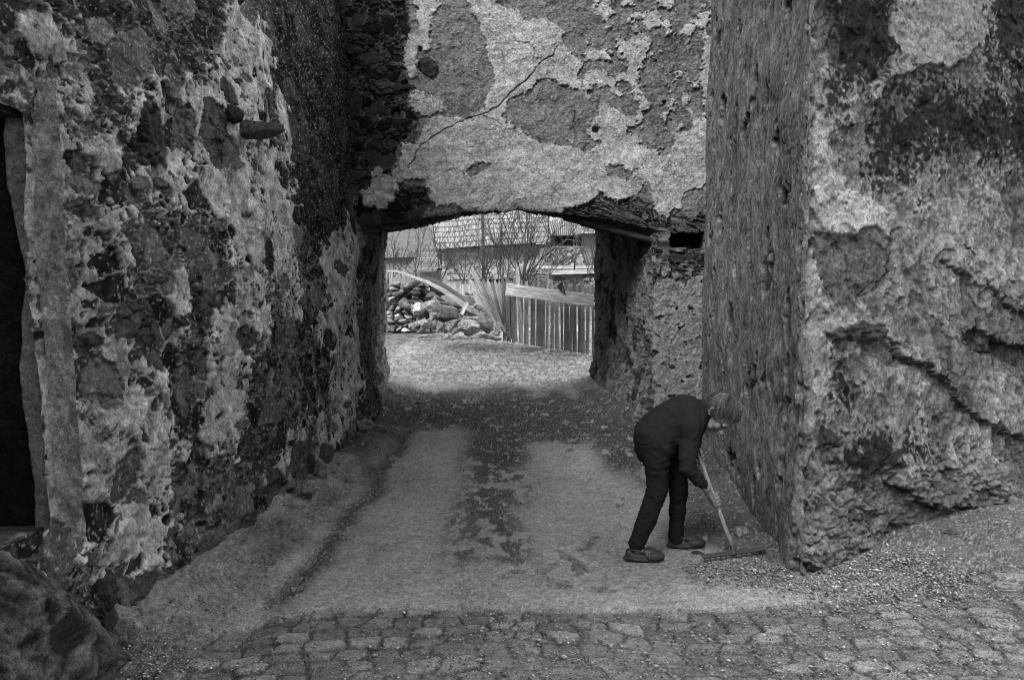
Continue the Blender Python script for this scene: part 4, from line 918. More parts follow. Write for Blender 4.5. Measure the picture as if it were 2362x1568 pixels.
# boards
def board(name, a, b, w, th, alb, mat, parent=None, taper=0., side=None, point=0., jag=0, seed=0):
    """a board from a to b (centre line), face roughly toward the camera"""
    a = Vector(a); b = Vector(b); t = (b - a); L = t.length; t.normalize()
    side = Vector(side) if side else t.cross(Vector((0, -1, 0))).normalized(); nrm = t.cross(side).normalized()
    r = random.Random(seed); n = 7; V = []
    for i in range(n):
        f = i / (n - 1); ww = w * (1 - taper * f) * (1 + .06 * r.uniform(-1, 1)); off = side * r.uniform(-1, 1) * w * .04; c = a + t * L * f + off
        if i == n - 1: 
            tipL = c - t * point * r.uniform(.3, 1); tipR = c - t * point * r.uniform(.0, 1)
            ww *= .75
            pts = [tipL - side * ww / 2, tipR + side * ww / 2]
        else: pts = [c - side * ww / 2, c + side * ww / 2]
        V += [pts[0] - nrm * th / 2, pts[1] - nrm * th / 2, pts[1] + nrm * th / 2, pts[0] + nrm * th / 2]
    F = [(0, 1, 2, 3), tuple(4 * (n - 1) + k for k in (3, 2, 1, 0))]
    for i in range(n - 1):
        for k in range(4): F.append((4 * i + k, 4 * i + (k + 1) % 4, 4 * i + 4 + (k + 1) % 4, 4 * i + 4 + k))
    # local frame: z along the board so that the grain runs lengthways
    R = Matrix((side, nrm, t)).transposed().to_4x4(); R.translation = a; Ri = R.inverted()
    me = bpy.data.meshes.new(name); me.from_pydata([tuple(Ri @ v) for v in V], [], F); me.update()
    at_ = me.attributes.new('alb', 'FLOAT', 'POINT'); at_.data.foreach_set('value', np.full(len(me.vertices), alb, np.float32))
    o = link(name, me, mat, None, smooth=False)
    if parent: o.parent = parent; o.matrix_world = R; o.matrix_parent_inverse = Matrix.Translation(parent.location).inverted()
    o.matrix_basis = R
    return o
fr_ = empty('picket_fence', P0(1700, 1360, 14.6)); tag(fr_, 'grey weathered picket fence of split boards with one broad slanting rail, seen through the gateway', 'fence')
def fy(x): return 15.3 - (x - 1290) / 850 * 1.25
def fbase(x): return 1285 + (x - 1290) / 850 * 135
k = 0; x = 1300
rr = random.Random(4)
while x < 2230:
    w = rr.uniform(22, 48); top = rr.choice([680, 690, 705, 730, 760]) + rr.uniform(-18, 22)
    lean = rr.uniform(-14, 14) - max(0, (1500 - x)) * .10
    if not (1390 < x < 1460): board('picket', P0(x, fbase(x) + 15, fy(x)), P0(x + lean, top, fy(x) + rr.uniform(-.03, .05)), w * .2411 * fy(x) / FOC * .95, .025, rr.uniform(.14, .28), M['wood'], fr_, taper=.1, point=.10, seed=k)
    x += w + rr.choice((-3, 0, 3, 6, 10, 22)); k += 1
board('picket', P0(1462, 1325, 14.85), P0(1420, 590, 15.0), 38 * .2411 * 15 / FOC, .03, .36, M['wood'], fr_, point=.02, seed=91)
board('picket', P0(1400, 1290, 14.95), P0(1395, 680, 15.0), 32 * .2411 * 15 / FOC, .03, .21, M['wood'], fr_, point=.05, seed=92)
ra, rb = P0(1318, 808, 15.05), P0(2133, 1000, 13.80)
rail = board('rail', ra, rb, 116 * .2411 * 14.4 / FOC, .04, .52, M['wood'], fr_, side=(0.02, 0, 1), seed=93)
x0 = P0(1350, 860, 15.4); x1 = P0(2150, 1030, 14.2)
tri = P0(1850, 790, 14.2)
me = bpy.data.meshes.new('torn_patch'); p = [P0(1800, 780, 14.2), P0(1850, 730, 14.2), P0(1890, 870, 14.2), P0(1850, 850, 14.15)]; me.from_pydata([tuple(v) for v in p] + [tuple(v + Vector((0, .012, 0))) for v in p], [], [(0, 1, 2, 3), (7, 6, 5, 4), (0, 4, 5, 1), (1, 5, 6, 2), (2, 6, 7, 3), (3, 7, 4, 0)]); me.update(); link('torn_patch', me, M['sheet'], fr_, False)
lf = empty('collapsed_fence', P0(1200, 1150, 15.3)); tag(lf, 'section of split pickets fallen sideways and leaning left at the end of the fence', 'fence')
for k, (xt, yt, xb, yb, w) in enumerate([(955,695,1215,1130,34),(985,620,1262,1150,58),(1085,705,1290,1190,36),(1130,705,1312,1215,34),(1165,720,1330,1230,34),(1200,705,1345,1245,34),(1240,715,1362,1255,32),(1272,705,1378,1268,30),(1303,720,1395,1280,32),(1335,700,1402,1290,30),(1362,705,1412,1292,26),(1040,690,1270,1160,26),(1108,740,1300,1205,24)]):
    board('picket', P0(xb, yb + 15, 15.25 - k * .01), P0(xt, yt, 15.75 - k * .04), w * .2411 * 15.5 / FOC, .025, rr.uniform(.11, .24), M['wood'], lf, taper=.12, point=.08 if k != 1 else .01, seed=100 + k)
# the long curved plank
pts = [(60,640,16.9),(145,637,16.8),(270,634,16.6),(400,680,16.4),(560,738,16.2),(700,812,15.95),(850,915,15.7),(950,985,15.5),(1110,1078,15.2)]; hw = [8,8,10,13,17,24,32,34,14]
V = []; F = []
for i, ((x, y, Y), w) in enumerate(zip(pts, hw)):
    V += [P0(x, y - w, Y), P0(x, y + w, Y), P0(x, y + w, Y) + Vector((0, .035, 0)), P0(x, y - w, Y) + Vector((0, .035, 0))]
    if i:
        for k in range(4): F.append((4 * i - 4 + k, 4 * i + k, 4 * i + (k + 1) % 4, 4 * i - 4 + (k + 1) % 4))
F += [(0, 1, 2, 3), tuple(4 * (len(pts) - 1) + k for k in (3, 2, 1, 0))]
me = bpy.data.meshes.new('bent_plank'); loc = P0(1110, 1078, 15.2); d = (P0(1110, 1078, 15.2) - P0(145, 637, 16.8)).normalized()
R = Matrix((d.cross(Vector((0, 1, 0))).normalized(), d.cross(d.cross(Vector((0, 1, 0)))).normalized(), d)).transposed().to_4x4(); R.translation = loc; Ri = R.inverted()
me.from_pydata([tuple(Ri @ v) for v in V], [], F); me.update(); at_ = me.attributes.new('alb', 'FLOAT', 'POINT'); at_.data.foreach_set('value', np.full(len(V), .27, np.float32))
o = link('bent_plank', me, M['wood'], smooth=False); o.matrix_basis = R; tag(o, 'long pale curved plank lying down across the heap of stones', 'plank')
o = board('short_stake', P0(885, 1050, 15.1), P0(942, 935, 15.3), .075, .03, .34, M['wood'], seed=77); tag(o, 'short broken piece of board leaning on the lower end of the long plank', 'stake')
# bent dark sheet
def strip(name, A, B, mat, label, cat, th=.012):
    V = []; F = []
    for i in range(len(A)):
        a = P0(*A[i]); b = P0(*B[i]); V += [a, b, b + Vector((0, th, .004)), a + Vector((0, th, .004))]
        if i:
            for k in range(4): F.append((4 * i - 4 + k, 4 * i + k, 4 * i + (k + 1) % 4, 4 * i - 4 + (k + 1) % 4))
    F += [(0, 1, 2, 3), tuple(4 * (len(A) - 1) + k for k in (3, 2, 1, 0))]
    c = sum(V, Vector()) / len(V); me = bpy.data.meshes.new(name); me.from_pydata([tuple(v - c) for v in V], [], F); me.update(); o = link(name, me, mat); o.location = c; tag(o, label, cat); return o
strip('bent_sheet', [(525,672,16.6),(600,700,16.5),(690,738,16.4),(780,790,16.2),(870,850,16.1),(950,900,16.),(1015,955,15.9)], [(548,700,16.5),(625,760,16.4),(720,820,16.3),(800,870,16.1),(880,930,15.9),(940,960,15.8),(1000,965,15.7)], M['sheet'], 'curled black sheet of roofing felt behind the long curved plank', 'roofing sheet')
strip('bent_sheet', [(560,705,16.35),(600,760,16.3),(640,800,16.25),(690,860,16.2)], [(540,690,16.35),(580,790,16.3),(625,850,16.25),(660,862,16.2)], M['sheet'], 'narrow curved black strip hanging down below the curled sheet', 'roofing sheet')
strip('bent_sheet', [(550,880,16.0),(620,872,15.9),(690,890,15.8),(730,920,15.75)], [(560,900,16.0),(620,892,15.9),(680,912,15.8),(728,926,15.75)], M['sheet'], 'thin black strip lying across the stones of the heap', 'roofing sheet')

# post, rod, wire
o = tube('tall_post', [P0(1100, 740, 18.5), P0(1096, 400, 18.5), P0(1088, -60, 18.5)], [.042, .04, .035], 8, M['oldwood']); tag(o, 'tall thin dark pole standing behind the leaning pickets in front of the barn', 'pole')
o = tube('iron_rod', [P0(1966, 625, 19), P0(1976, 500, 19), P0(1986, 425, 19)], [.02, .02, .02], 6, M['iron']); tag(o, 'thin iron rod standing in front of the rubble wall on the right', 'rod')
o = tube('iron_rod', [P0(186, 760, 16.7), P0(186, 650, 16.7)], [.018, .018], 6, M['iron']); tag(o, 'short iron rod under the left end of the long plank', 'rod')
o = tube('sagging_wire', [P0(60, 405, 20), P0(145, 430, 20), P0(250, 452, 20.), P0(380, 470, 20)], [.012] * 4, 4, M['concrete']); tag(o, 'thin pale wire sagging in front of the dark roof on the left', 'wire')

# buildings
def quadmesh(name, q, nu, nv, fn, mat, parent, attrs=True):
    """q: four corners (bl, br, tr, tl); fn(u,v)->(offset along normal, albedo)"""
    q = [np.array(p) for p in q]; U, V = np.meshgrid(np.linspace(0, 1, nu), np.linspace(0, 1, nv), indexing='xy')
    P = (q[0] * (1 - U[..., None]) + q[1] * U[..., None]) * (1 - V[..., None]) + (q[3] * (1 - U[..., None]) + q[2] * U[..., None]) * V[..., None]
    n = np.cross(q[1] - q[0], q[3] - q[0]); n /= np.linalg.norm(n); n = n if n[1] < 0 else -n
    D, A = fn(U, V); P = P + D[..., None] * n
    return link(name, np_mesh(name, P.reshape(-1, 3), grid_faces(nv, nu), {'alb': A}), mat, parent)
barn = empty('barn', P0(1200, 560, 33)); tag(barn, 'low stone barn under a steep roof of weathered wooden shingles beyond the fence', 'barn')
def shingles(rows, cols, s, lo=.11, hi=.20):
    def fn(U, V):
        v = V * rows + .06 * perlin(U * 9, V * 3, s) + .25 * perlin(U * 1.5, V * 1.5, s + 2); r = np.floor(v).astype(np.int32); fv = v - r; u = U * cols + rnd(r, r * 0, s) * 3 + .2 * perlin(U * 40, V * 8, s + 1); c = np.floor(u).astype(np.int32); fu = u - c
        k = rnd(c, r, s); D = .05 * (1 - fv) + .02 * k - .02 * sst(.12, .0, np.minimum(fu, 1 - fu)) + .02 * perlin(U * 3, V * 2, s)
        A = lo + (hi - lo) * k; A = A * (1 - .45 * sst(.16, .05, np.minimum(fu, 1 - fu)) * (k > .3)) * (1 - .6 * sst(.86, .97, fv)); return D, A
    return fn
bl, br = P0(650, 432, 31.5), P0(1768, 362, 32.5); tl, tr = P0(600, 60, 36.0), P0(1610, 20, 37.0)
br_mid = None
quadmesh('shingle_roof', (bl, br, tr, tl), 420, 160, shingles(7.5, 62, 700), M['shingle'], barn)
bt = Vector((0, 3.6, -3.4)); quadmesh('back_roof', (tl, tr, tr + bt, tl + bt), 60, 30, shingles(7, 60, 710), M['shingle'], barn)
def stonefn(s, nu, nv, lo=.2, am=.05):
    def fn(U, V):
        h, a, j, c = rubble(U * nu, V * nv, s, .45, .3); return h * 1.6, np.clip(a * 2.0 + lo * .6 - .10 * j, .03, .4)
    return fn
quadmesh('stone_wall', (P0(700, 720, 32.1), P0(1760, 700, 33.0), P0(1760, 372, 33.0), P0(700, 436, 32.1)), 330, 110, stonefn(720, 5.2, 1.7, .42), M['rock'], barn)
gl = [P0(690, 720, 32.2), P0(690, 430, 32.2)]
# left gable end and body so that the barn is solid from elsewhere
v0, v1 = P0(700, 720, 32.2), P0(1760, 700, 33.1); h0 = P0(700, 440, 32.2).z; h1 = P0(1760, 376, 33.1).z
me = bpy.data.meshes.new('gable'); b_ = Vector((0, 6.6, 0))
me.from_pydata([tuple(v0), tuple(v1), tuple(v1 + b_), tuple(v0 + b_), (v0.x, v0.y, h0), (v1.x, v1.y, h1), (v1.x, v1.y + 6.6, h1), (v0.x, v0.y + 6.6, h0), (v0.x, v0.y + 3.3, tl.z - .3), (v1.x, v1.y + 3.3, tr.z - .3)], [], [(3, 0, 4, 8, 7), (1, 2, 6, 9, 5), (2, 3, 7, 6)]); me.update(); link('gable', me, M['house'], barn, False)
# dark ribbed roof on the left
lh = empty('long_shed', P0(300, 560, 40)); tag(lh, 'shed with a dark finely ribbed roof at the far left through the gateway', 'shed')
def ribs(n, s, lo=.05, hi=.09):
    def fn(U, V):
        w = .5 + .5 * np.sin(V * n * 6.283); return .03 * w, lo + (hi - lo) * w + .01 * perlin(U * 20, V * 20, s)
    return fn
quadmesh('ribbed_roof', (P0(-200, 520, 38), P0(640, 500, 38), P0(640, 215, 43), P0(-200, 235, 43)), 60, 420, ribs(42, 730, .045, .11), M['tin'], lh)
a_, b_ = P0(-200, 760, 38.3), P0(640, 500, 38.3); bx('shed_wall', (a_.x, 38.3, 1.5), (b_.x, 43, b_.z), M['house'], lh)
hh = empty('pale_house', P0(300, 200, 50)); tag(hh, 'house with a plain pale wall behind the dark ribbed roof', 'house')
a_, b_ = P0(-300, 300, 50), P0(700, -300, 50); bx('house_wall', (a_.x, 50, 3), (b_.x, 56, b_.z), M['concrete'], hh)
# board roof of the low lean-to
ln = empty('lean_to', P0(450, 600, 24)); tag(ln, 'low lean-to with a sloping roof of grey boards left of the barn', 'shed')
def boards(n, s):
    def fn(U, V):
        v = V * n + .1 * perlin(U * 4, V * 4, s); r = np.floor(v).astype(np.int32); f = v - r; return .05 * (1 - f), (.08 + .09 * rnd(r, r * 0, s)) * (1 - .6 * sst(.15, .0, f))
    return fn
quadmesh('board_roof', (P0(330, 640, 23), P0(700, 620, 24), P0(640, 405, 27), P0(560, 400, 26)), 60, 160, boards(14, 740), M['shingle'], ln)
a_, b_ = P0(350, 760, 24.2), P0(690, 640, 24.2); bx('lean_to_wall', (a_.x, 24.4, .9), (b_.x, 26.5, b_.z), M['house'], ln)
# right house
rh = empty('tiled_house', P0(1900, 400, 30)); tag(rh, 'house with a wavy tiled roof over a dark opening, right of the barn', 'house')
def tiles(nc, nr, s):
    def fn(U, V):
        u = U * nc; v = V * nr; fu = u - np.floor(u); fv = v - np.floor(v); return .06 * np.sin(fu * 6.283) + .06 * (1 - fv), .16 + .10 * (1 - fv) + .05 * np.sin(fu * 6.283)
    return fn
quadmesh('tiled_roof', (P0(1750, 305, 29), P0(1975, 305, 29), P0(1995, 165, 32), P0(1715, 165, 32)), 200, 120, tiles(12, 5, 750), M['shingle'], rh)
quadmesh('upper_roof', (P0(1715, 170, 32.1), P0(2000, 150, 32.1), P0(1960, 100, 36), P0(1760, 60, 36)), 40, 40, boards(3, 760), M['concrete'], rh)
quadmesh('side_roof', (P0(1965, 275, 28.6), P0(2330, 275, 28.6), P0(2330, 130, 31.5), P0(1995, 130, 31.5)), 160, 90, shingles(8, 24, 770, .10, .18), M['shingle'], rh)
a_, b_ = P0(1740, 405, 29.6), P0(2045, 290, 29.6); bx('opening_shade_panel', (a_.x, 29.6, a_.z), (b_.x, 29.8, b_.z), M['void'], rh, 0)  # added panel; its dark colour stands for the shade inside the opening
a_, b_ = P0(2040, 620, 29.2), P0(2400, 275, 29.2); bx('plaster_wall', (a_.x, 29.2, 1.2), (b_.x, 33, b_.z), M['house'], rh)
a_, b_ = P0(1755, 420, 29.2), P0(2035, 400, 29.2); bx('window_sill', (a_.x, 29.0, a_.z), (b_.x, 29.55, b_.z), M['concrete'], rh)
for xx in (1958, 1984):
    a_, b_ = P0(xx, 400, 29.4), P0(xx + 10, 285, 29.4); bx('window_post', (a_.x, 29.35, a_.z), (b_.x, 29.45, b_.z), M['house'], rh, 0)
a_, b_ = P0(1998, 302, 29.2), P0(2040, 278, 29.2); bx('white_panel', (a_.x, 29.15, a_.z), (b_.x, 29.35, b_.z), M['concrete'], rh, 0)
quadmesh('rubble_base', (P0(1640, 640, 28.4), P0(2080, 640, 28.4), P0(2040, 415, 28.9), P0(1720, 415, 28.9)), 170, 90, stonefn(780, 3.3, 1.6, .10), M['rock'], rh)
a_, b_ = P0(1640, 640, 29), P0(2080, 418, 29); bx('lower_wall', (a_.x, 29.25, 1.2), (b_.x, 29.9, b_.z), M['house'], rh)
cp = empty('garden_wall', P0(1900, 640, 21)); tag(cp, 'low garden wall topped by a pale concrete slab behind the straight fence', 'wall')
quadmesh('wall_stones', (P0(1500, 760, 21.3), P0(2400, 760, 20.6), P0(2400, 640, 20.6), P0(1500, 660, 21.3)), 160, 50, stonefn(790, 3.2, .9, .22), M['rock'], cp)
V = [P0(1480, 598, 22), P0(2400, 592, 21.5)]
for (A, B, w) in ((P0(1500, 600, 22.), P0(2400, 605, 21.6), .04), (P0(1740, 652, 21), P0(2400, 612, 20.6), .055)):
    o = board('coping_slab', A, B, w * 2, .25, .3, M['wood'], cp, side=(0, 0, 1))
bx('wall_backing', (P0(1500, 700, 21.5).x, 21.5, .9), (P0(2400, 700, 21.5).x, 21.75, P0(1500, 655, 21.5).z), M['core'], cp)

# far hillside
U, V = np.meshgrid(np.linspace(-70, 70, 240), np.linspace(0, 1, 120), indexing='xy')
Yh = 58 + V * 60; Zh = 5.2 + V * 34 + 2.2 * fbm(U * .08, Yh * .08, 4, 800) + .5 * fbm(U * .5, Yh * .5, 4, 801); Zh[0] = 2
link('hillside', np_mesh('hillside', np.stack([U, Yh, Zh], -1).reshape(-1, 3), grid_faces(120, 240), {'alb': np.clip(.10 + .05 * fbm(U * .3, Yh * .3, 4, 803), .03, .3)}), M['hill'])['kind'] = 'structure'

# ------------------------------------------------------------------ bare shrubs
def shrub(base, stems, spread, height, seed, label, r0=.012, group='bare shrubs beyond the gateway', lean=(0, 0), depth=2):
    r = random.Random(seed); VV = []; FF = []
    def add(P, R, n=3):
        V, F = tube_data(P, R, n, False); o = len(VV); VV.extend([tuple(v - base) for v in V]); FF.extend([tuple(i + o for i in f) for f in F])
    def grow(p, d, L, rad, lev):
        n = 6; P = [p.copy()]; R = [rad * .8]; q = p.copy(); dd = d.copy()
        for i in range(n):
            dd = (dd + Vector((r.gauss(0, .13), r.gauss(0, .13), r.gauss(0.01, .10)))).normalized(); q = q + dd * L / n; P.append(q.copy()); R.append(rad * (1 - .85 * (i + 1) / n) + .0022)
            if lev < depth and i > 0:
                for _ in range(r.choice((1, 1, 2) if lev == 0 else (0, 1, 1))):
                    side = Vector((r.gauss(0, 1), r.gauss(0, 1), r.gauss(.25, .5))).normalized(); grow(q, (dd * .8 + side * .75).normalized(), L * r.uniform(.28, .5) * (1 - i * .08), max(rad * .42, .0028), lev + 1)
        add(P, R, 4 if lev == 0 else 3)
    for k in range(stems):
        a = r.uniform(0, 6.283); s = r.uniform(.1, 1) * spread; d = Vector((math.cos(a) * s + lean[0], math.sin(a) * s * .5 + lean[1], 1)).normalized()
        grow(base + Vector((r.gauss(0, .07), r.gauss(0, .05), -.05)), d, height * r.uniform(.55, 1.05), r0 * r.uniform(.6, 1.2), 0)
    me = bpy.data.meshes.new('bare_shrub'); me.from_pydata(VV, [], FF); me.update(); o = link('bare_shrub', me, M['branch']); o.location = base; tag(o, label, 'shrub', group)
shrub(P0(1480, 790, 17.3), 20, .55, 2.5, 31, 'tallest bare shrub with many upright stems behind the tall picket', .014)
shrub(P0(1300, 800, 17.6), 9, .4, 2.2, 37, 'bare shrub close behind the leaning pickets, left of the tallest one', .011)
shrub(P0(1120, 780, 17.9), 9, .6, 1.7, 32, 'bare shrub around the foot of the tall dark pole', .010)
shrub(P0(900, 740, 18.2), 9, .8, 1.4, 33, 'low twiggy shrub between the pole and the bent sheet', .009)
shrub(P0(680, 720, 18.6), 7, .6, 1.5, 34, 'thin bare shrub in front of the left end of the barn', .009)
shrub(P0(450, 700, 18.4), 8, .7, 1.4, 35, 'bare shrub growing behind the dry stone wall', .009)
shrub(P0(250, 680, 18.0), 7, .7, 1.2, 36, 'sparse shrub at the far left behind the upper end of the plank', .008)
shrub(P0(2120, 640, 19.5), 9, .7, 1.7, 38, 'bare shrub in front of the plaster wall at the far right', .008)
shrub(P0(1620, 800, 17.0), 5, .9, 1.3, 39, 'low wiry shrub behind the middle of the straight fence', .008, lean=(.6, 0))
# a long arching branch to the right
pts = [P0(1530, 700, 17.2), P0(1580, 600, 17.2), P0(1680, 490, 17.1), P0(1790, 400, 17.), P0(1900, 335, 17.), P0(2010, 345, 17.), P0(2060, 400, 17.)]
o = tube('arching_branch', pts, [.018, .016, .014, .012, .010, .006, .003], 5, M['branch']); tag(o, 'single long branch arching right in front of the dark opening', 'branch')
def reg_grass(rng, N):
    X = rng.uniform(-3.2, 3.2, N); Y = rng.uniform(13.2, 22, N); k = (np.abs(X + .2 - (Y - 12) * .15) - .1 * (Y - 12) > 2.0) | (Y > 17.0) | ((X > .25) & (Y > 14.3)); X, Y = X[k], Y[k]
    return np.stack([X, Y, gz(X, Y) + .03], 1)
straw('dry_grass', 9000, 64, 'dry winter grass and weeds beyond the fence', reg_grass, (.08, .3), .004, (.05, .28))
# ------------------------------------------------------------------ the woman and her rake
HAX_ = None
def cap_cone(a, b, ra, rb, n=20, sy=1.0):
    """closed round cone with hemispherical ends"""
    a = Vector(a); b = Vector(b); t = (b - a); L = t.length; t = t.normalized() if L > 1e-6 else Vector((0, 0, 1))
    x = t.cross(Vector((0, 1, 0))); x = x.normalized() if x.length > .1 else t.cross(Vector((1, 0, 0))).normalized(); y = t.cross(x)
    rings = []
    for k in range(1, 5): w = math.pi / 2 * k / 5; rings.append((a - t * ra * math.cos(w), ra * math.sin(w)))
    rings.append((a, ra)); rings.append(((a + b) / 2, (ra + rb) / 2)); rings.append((b, rb))
    for k in range(4, 0, -1): w = math.pi / 2 * k / 5; rings.append((b + t * rb * math.cos(w), rb * math.sin(w)))
    V = [a - t * ra]; 
    for c, r in rings:
        for k in range(n):
            w = 2 * math.pi * k / n; V.append(c + x * math.cos(w) * r + y * math.sin(w) * r * sy)
    V.append(b + t * rb); F = []; m = len(rings)
    for k in range(n): F.append((0, 1 + (k + 1) % n, 1 + k)); F.append((len(V) - 1, 1 + (m - 1) * n + k, 1 + (m - 1) * n + (k + 1) % n))
    for i in range(m - 1):
        for k in range(n): F.append((1 + i * n + k, 1 + i * n + (k + 1) % n, 1 + (i + 1) * n + (k + 1) % n, 1 + (i + 1) * n + k))
    return V, F
def ellip(c, ax, r):
    """ax: three unit vectors, r: three radii"""
    if ax is HAX_: r = [q * 1.02 for q in r]
    V = [Vector(c) + Vector(ax[0]) * v[0] * r[0] + Vector(ax[1]) * v[1] * r[1] + Vector(ax[2]) * v[2] * r[2] for v in ICO[3][0]]
    F = [tuple(f) for f in ICO[3][1]]
    det = Vector(ax[0]).cross(Vector(ax[1])).dot(Vector(ax[2]))
    return V, (F if det > 0 else [f[::-1] for f in F])
AX = (Vector((1, 0, 0)), Vector((0, 1, 0)), Vector((0, 0, 1)))
def fuse(name, parts, voxel, mat, parent, smooth=4, post=None):
    V = []; F = []
    for v, f in parts:
        o = len(V); V += [tuple(p) for p in v]; F += [tuple(i + o for i in q) for q in f]
    me = bpy.data.meshes.new(name); me.from_pydata(V, [], F); me.update()
    bm = bmesh.new(); bm.from_mesh(me); bmesh.ops.recalc_face_normals(bm, faces=bm.faces[:]); bm.to_mesh(me); bm.free()
    o = bpy.data.objects.new(name, me); COL.objects.link(o)
    m = o.modifiers.new('r', 'REMESH'); m.mode = 'VOXEL'; m.voxel_size = voxel; m.adaptivity = 0
    s = o.modifiers.new('s', 'SMOOTH'); s.iterations = smooth; s.factor = .5
    dg = bpy.context.evaluated_depsgraph_get(); me2 = bpy.data.meshes.new_from_object(o.evaluated_get(dg)); bpy.data.objects.remove(o); bpy.data.meshes.remove(me)
    me2.name = name
    n = len(me2.vertices); co = np.zeros(n * 3, np.float32); me2.vertices.foreach_get('co', co); co = co.reshape(-1, 3)
    if post is not None:
        no = np.zeros(n * 3, np.float32); me2.vertices.foreach_get('normal', no); co = co + no.reshape(-1, 3) * post(co)[:, None]
    loc = np.array(parent.location) if parent else 0
    co = co - loc; me2.vertices.foreach_set('co', co.astype(np.float32).ravel()); me2.update()
    me2.materials.clear(); me2.materials.append(mat)
    me2.polygons.foreach_set('use_smooth', np.ones(len(me2.polygons), dtype=bool))
    o = bpy.data.objects.new(name, me2); COL.objects.link(o); o.parent = parent
    return o
def chain(pts, seg=None):
    out = []
    for (p, r), (q, s) in zip(pts[:-1], pts[1:]): out.append(cap_cone(p, q, r, s))
    return out
A_ = lambda x, y, Y: at(x, y, Y)
pe = empty('person', (1.0, 4.95, 0)); tag(pe, 'stooping old woman in black sweater and trousers raking gravel beside the stone corner', 'person')
# rake geometry first: the hands close on its handle
h0 = A_(1693, 1272, 4.865); h1 = A_(1606, 1036, 4.845); hd = (h1 - h0).normalized()
def on_handle(y):                                                   # point of the handle seen at height y
    t = (1272 - y) / (1272 - 1036); return h0 + (h1 - h0) * t
SHR, ELR, WRR = A_(1590, 984, 4.80), A_(1584, 1076, 4.76), A_(1630, 1127, 4.795)
SHL, ELL_, WRL = A_(1604, 985, 5.10), A_(1588, 1062, 5.12), A_(1598, 1052, 4.97)
HIR, HIL = A_(1513, 1030, 4.87), A_(1522, 1028, 5.03)
R1, R2, R3, R4 = A_(1515, 1062, 4.86), A_(1516, 1125, 4.84), A_(1490, 1201, 4.83), A_(1470, 1256, 4.835)
L1, L2, L3, L4 = A_(1548, 1062, 5.05), A_(1565, 1125, 5.06), A_(1561, 1190, 5.07), A_(1559, 1243, 5.08)
PEL, WAI, CHE, SHO = A_(1508, 1010, 4.95), A_(1541, 984, 4.95), A_(1580, 960, 4.95), A_(1606, 952, 4.95)
td = (CHE - PEL).normalized(); tn = td.cross(Vector((0, 1, 0))).normalized()
TAX = (td, Vector((0, 1, 0)), tn)
HC = A_(1662, 953, 4.86)
hu = Vector((.66, -.58, .42)).normalized(); hf = Vector((.17, -.34, -.9)); hf = (hf - hu * hf.dot(hu)).normalized(); hr = hu.cross(hf)
if hr.y > 0: hr = -hr
HAX = (hr, hf, hu); HAX_ = HAX
HS = 1.02
def Hp(r, f, u): return HC + (hr * r + hf * f + hu * u) * HS
body = []
body += [ellip(PEL, TAX, (.12, .14, .11)), ellip(WAI, TAX, (.13, .13, .10)), ellip(CHE, TAX, (.09, .12, .08))]
NK = A_(1612, 950, 4.93)
for S in (SHR, SHL): body += chain([(CHE, .06), (S, .040)])
for S in (HIR, HIL): body += chain([(PEL, .09), (S, .07)])
body += chain([(CHE, .09), (NK, .055)])
body += chain([(NK, .055), (Hp(0, -.035, -.06), .052)])
for S, E, Wr in ((SHR, ELR, WRR), (SHL, ELL_, WRL)): body += chain([(S, .045), (E, .034), (Wr, .025)])
for q in ((HIR, R1, R2, R3, R4), (HIL, L1, L2, L3, L4)): body += chain([(q[0], .07), (q[1], .07), (q[2], .048), (q[3], .042), (q[4], .03)])
# head
body += [ellip(Hp(0, -.012, .018), HAX, (.074, .096, .094)), ellip(Hp(0, .035, -.045), HAX, (.056, .052, .070)), ellip(Hp(0, .068, -.092), HAX, (.026, .022, .022)),
         ellip(Hp(0, .082, .012), HAX, (.050, .014, .016)), ellip(Hp(.034, .068, -.030), HAX, (.024, .020, .022)), ellip(Hp(-.034, .068, -.030), HAX, (.024, .020, .022)),
         ellip(Hp(.040, .05, -.075), HAX, (.018, .022, .026)), ellip(Hp(-.040, .05, -.075), HAX, (.018, .022, .026)),
         ellip(Hp(0, .086, -.058), HAX, (.024, .009, .006)), ellip(Hp(0, .085, -.068), HAX, (.020, .009, .006))]
body += chain([(Hp(0, .086, -.002), .009), (Hp(0, .104, -.030), .012), (Hp(0, .112, -.038), .013)])
body += [ellip(Hp(s * .012, .099, -.042), HAX, (.009, .009, .008)) for s in (1, -1)]
for s in (1, -1):
    body += chain([(Hp(s * .078, -.008, .014), .007), (Hp(s * .088, -.022, .020), .007), (Hp(s * .090, -.030, .002), .007), (Hp(s * .084, -.020, -.022), .007), (Hp(s * .076, -.004, -.034), .008)])
    body += [ellip(Hp(s * .078, -.014, -.006), HAX, (.007, .016, .026))]
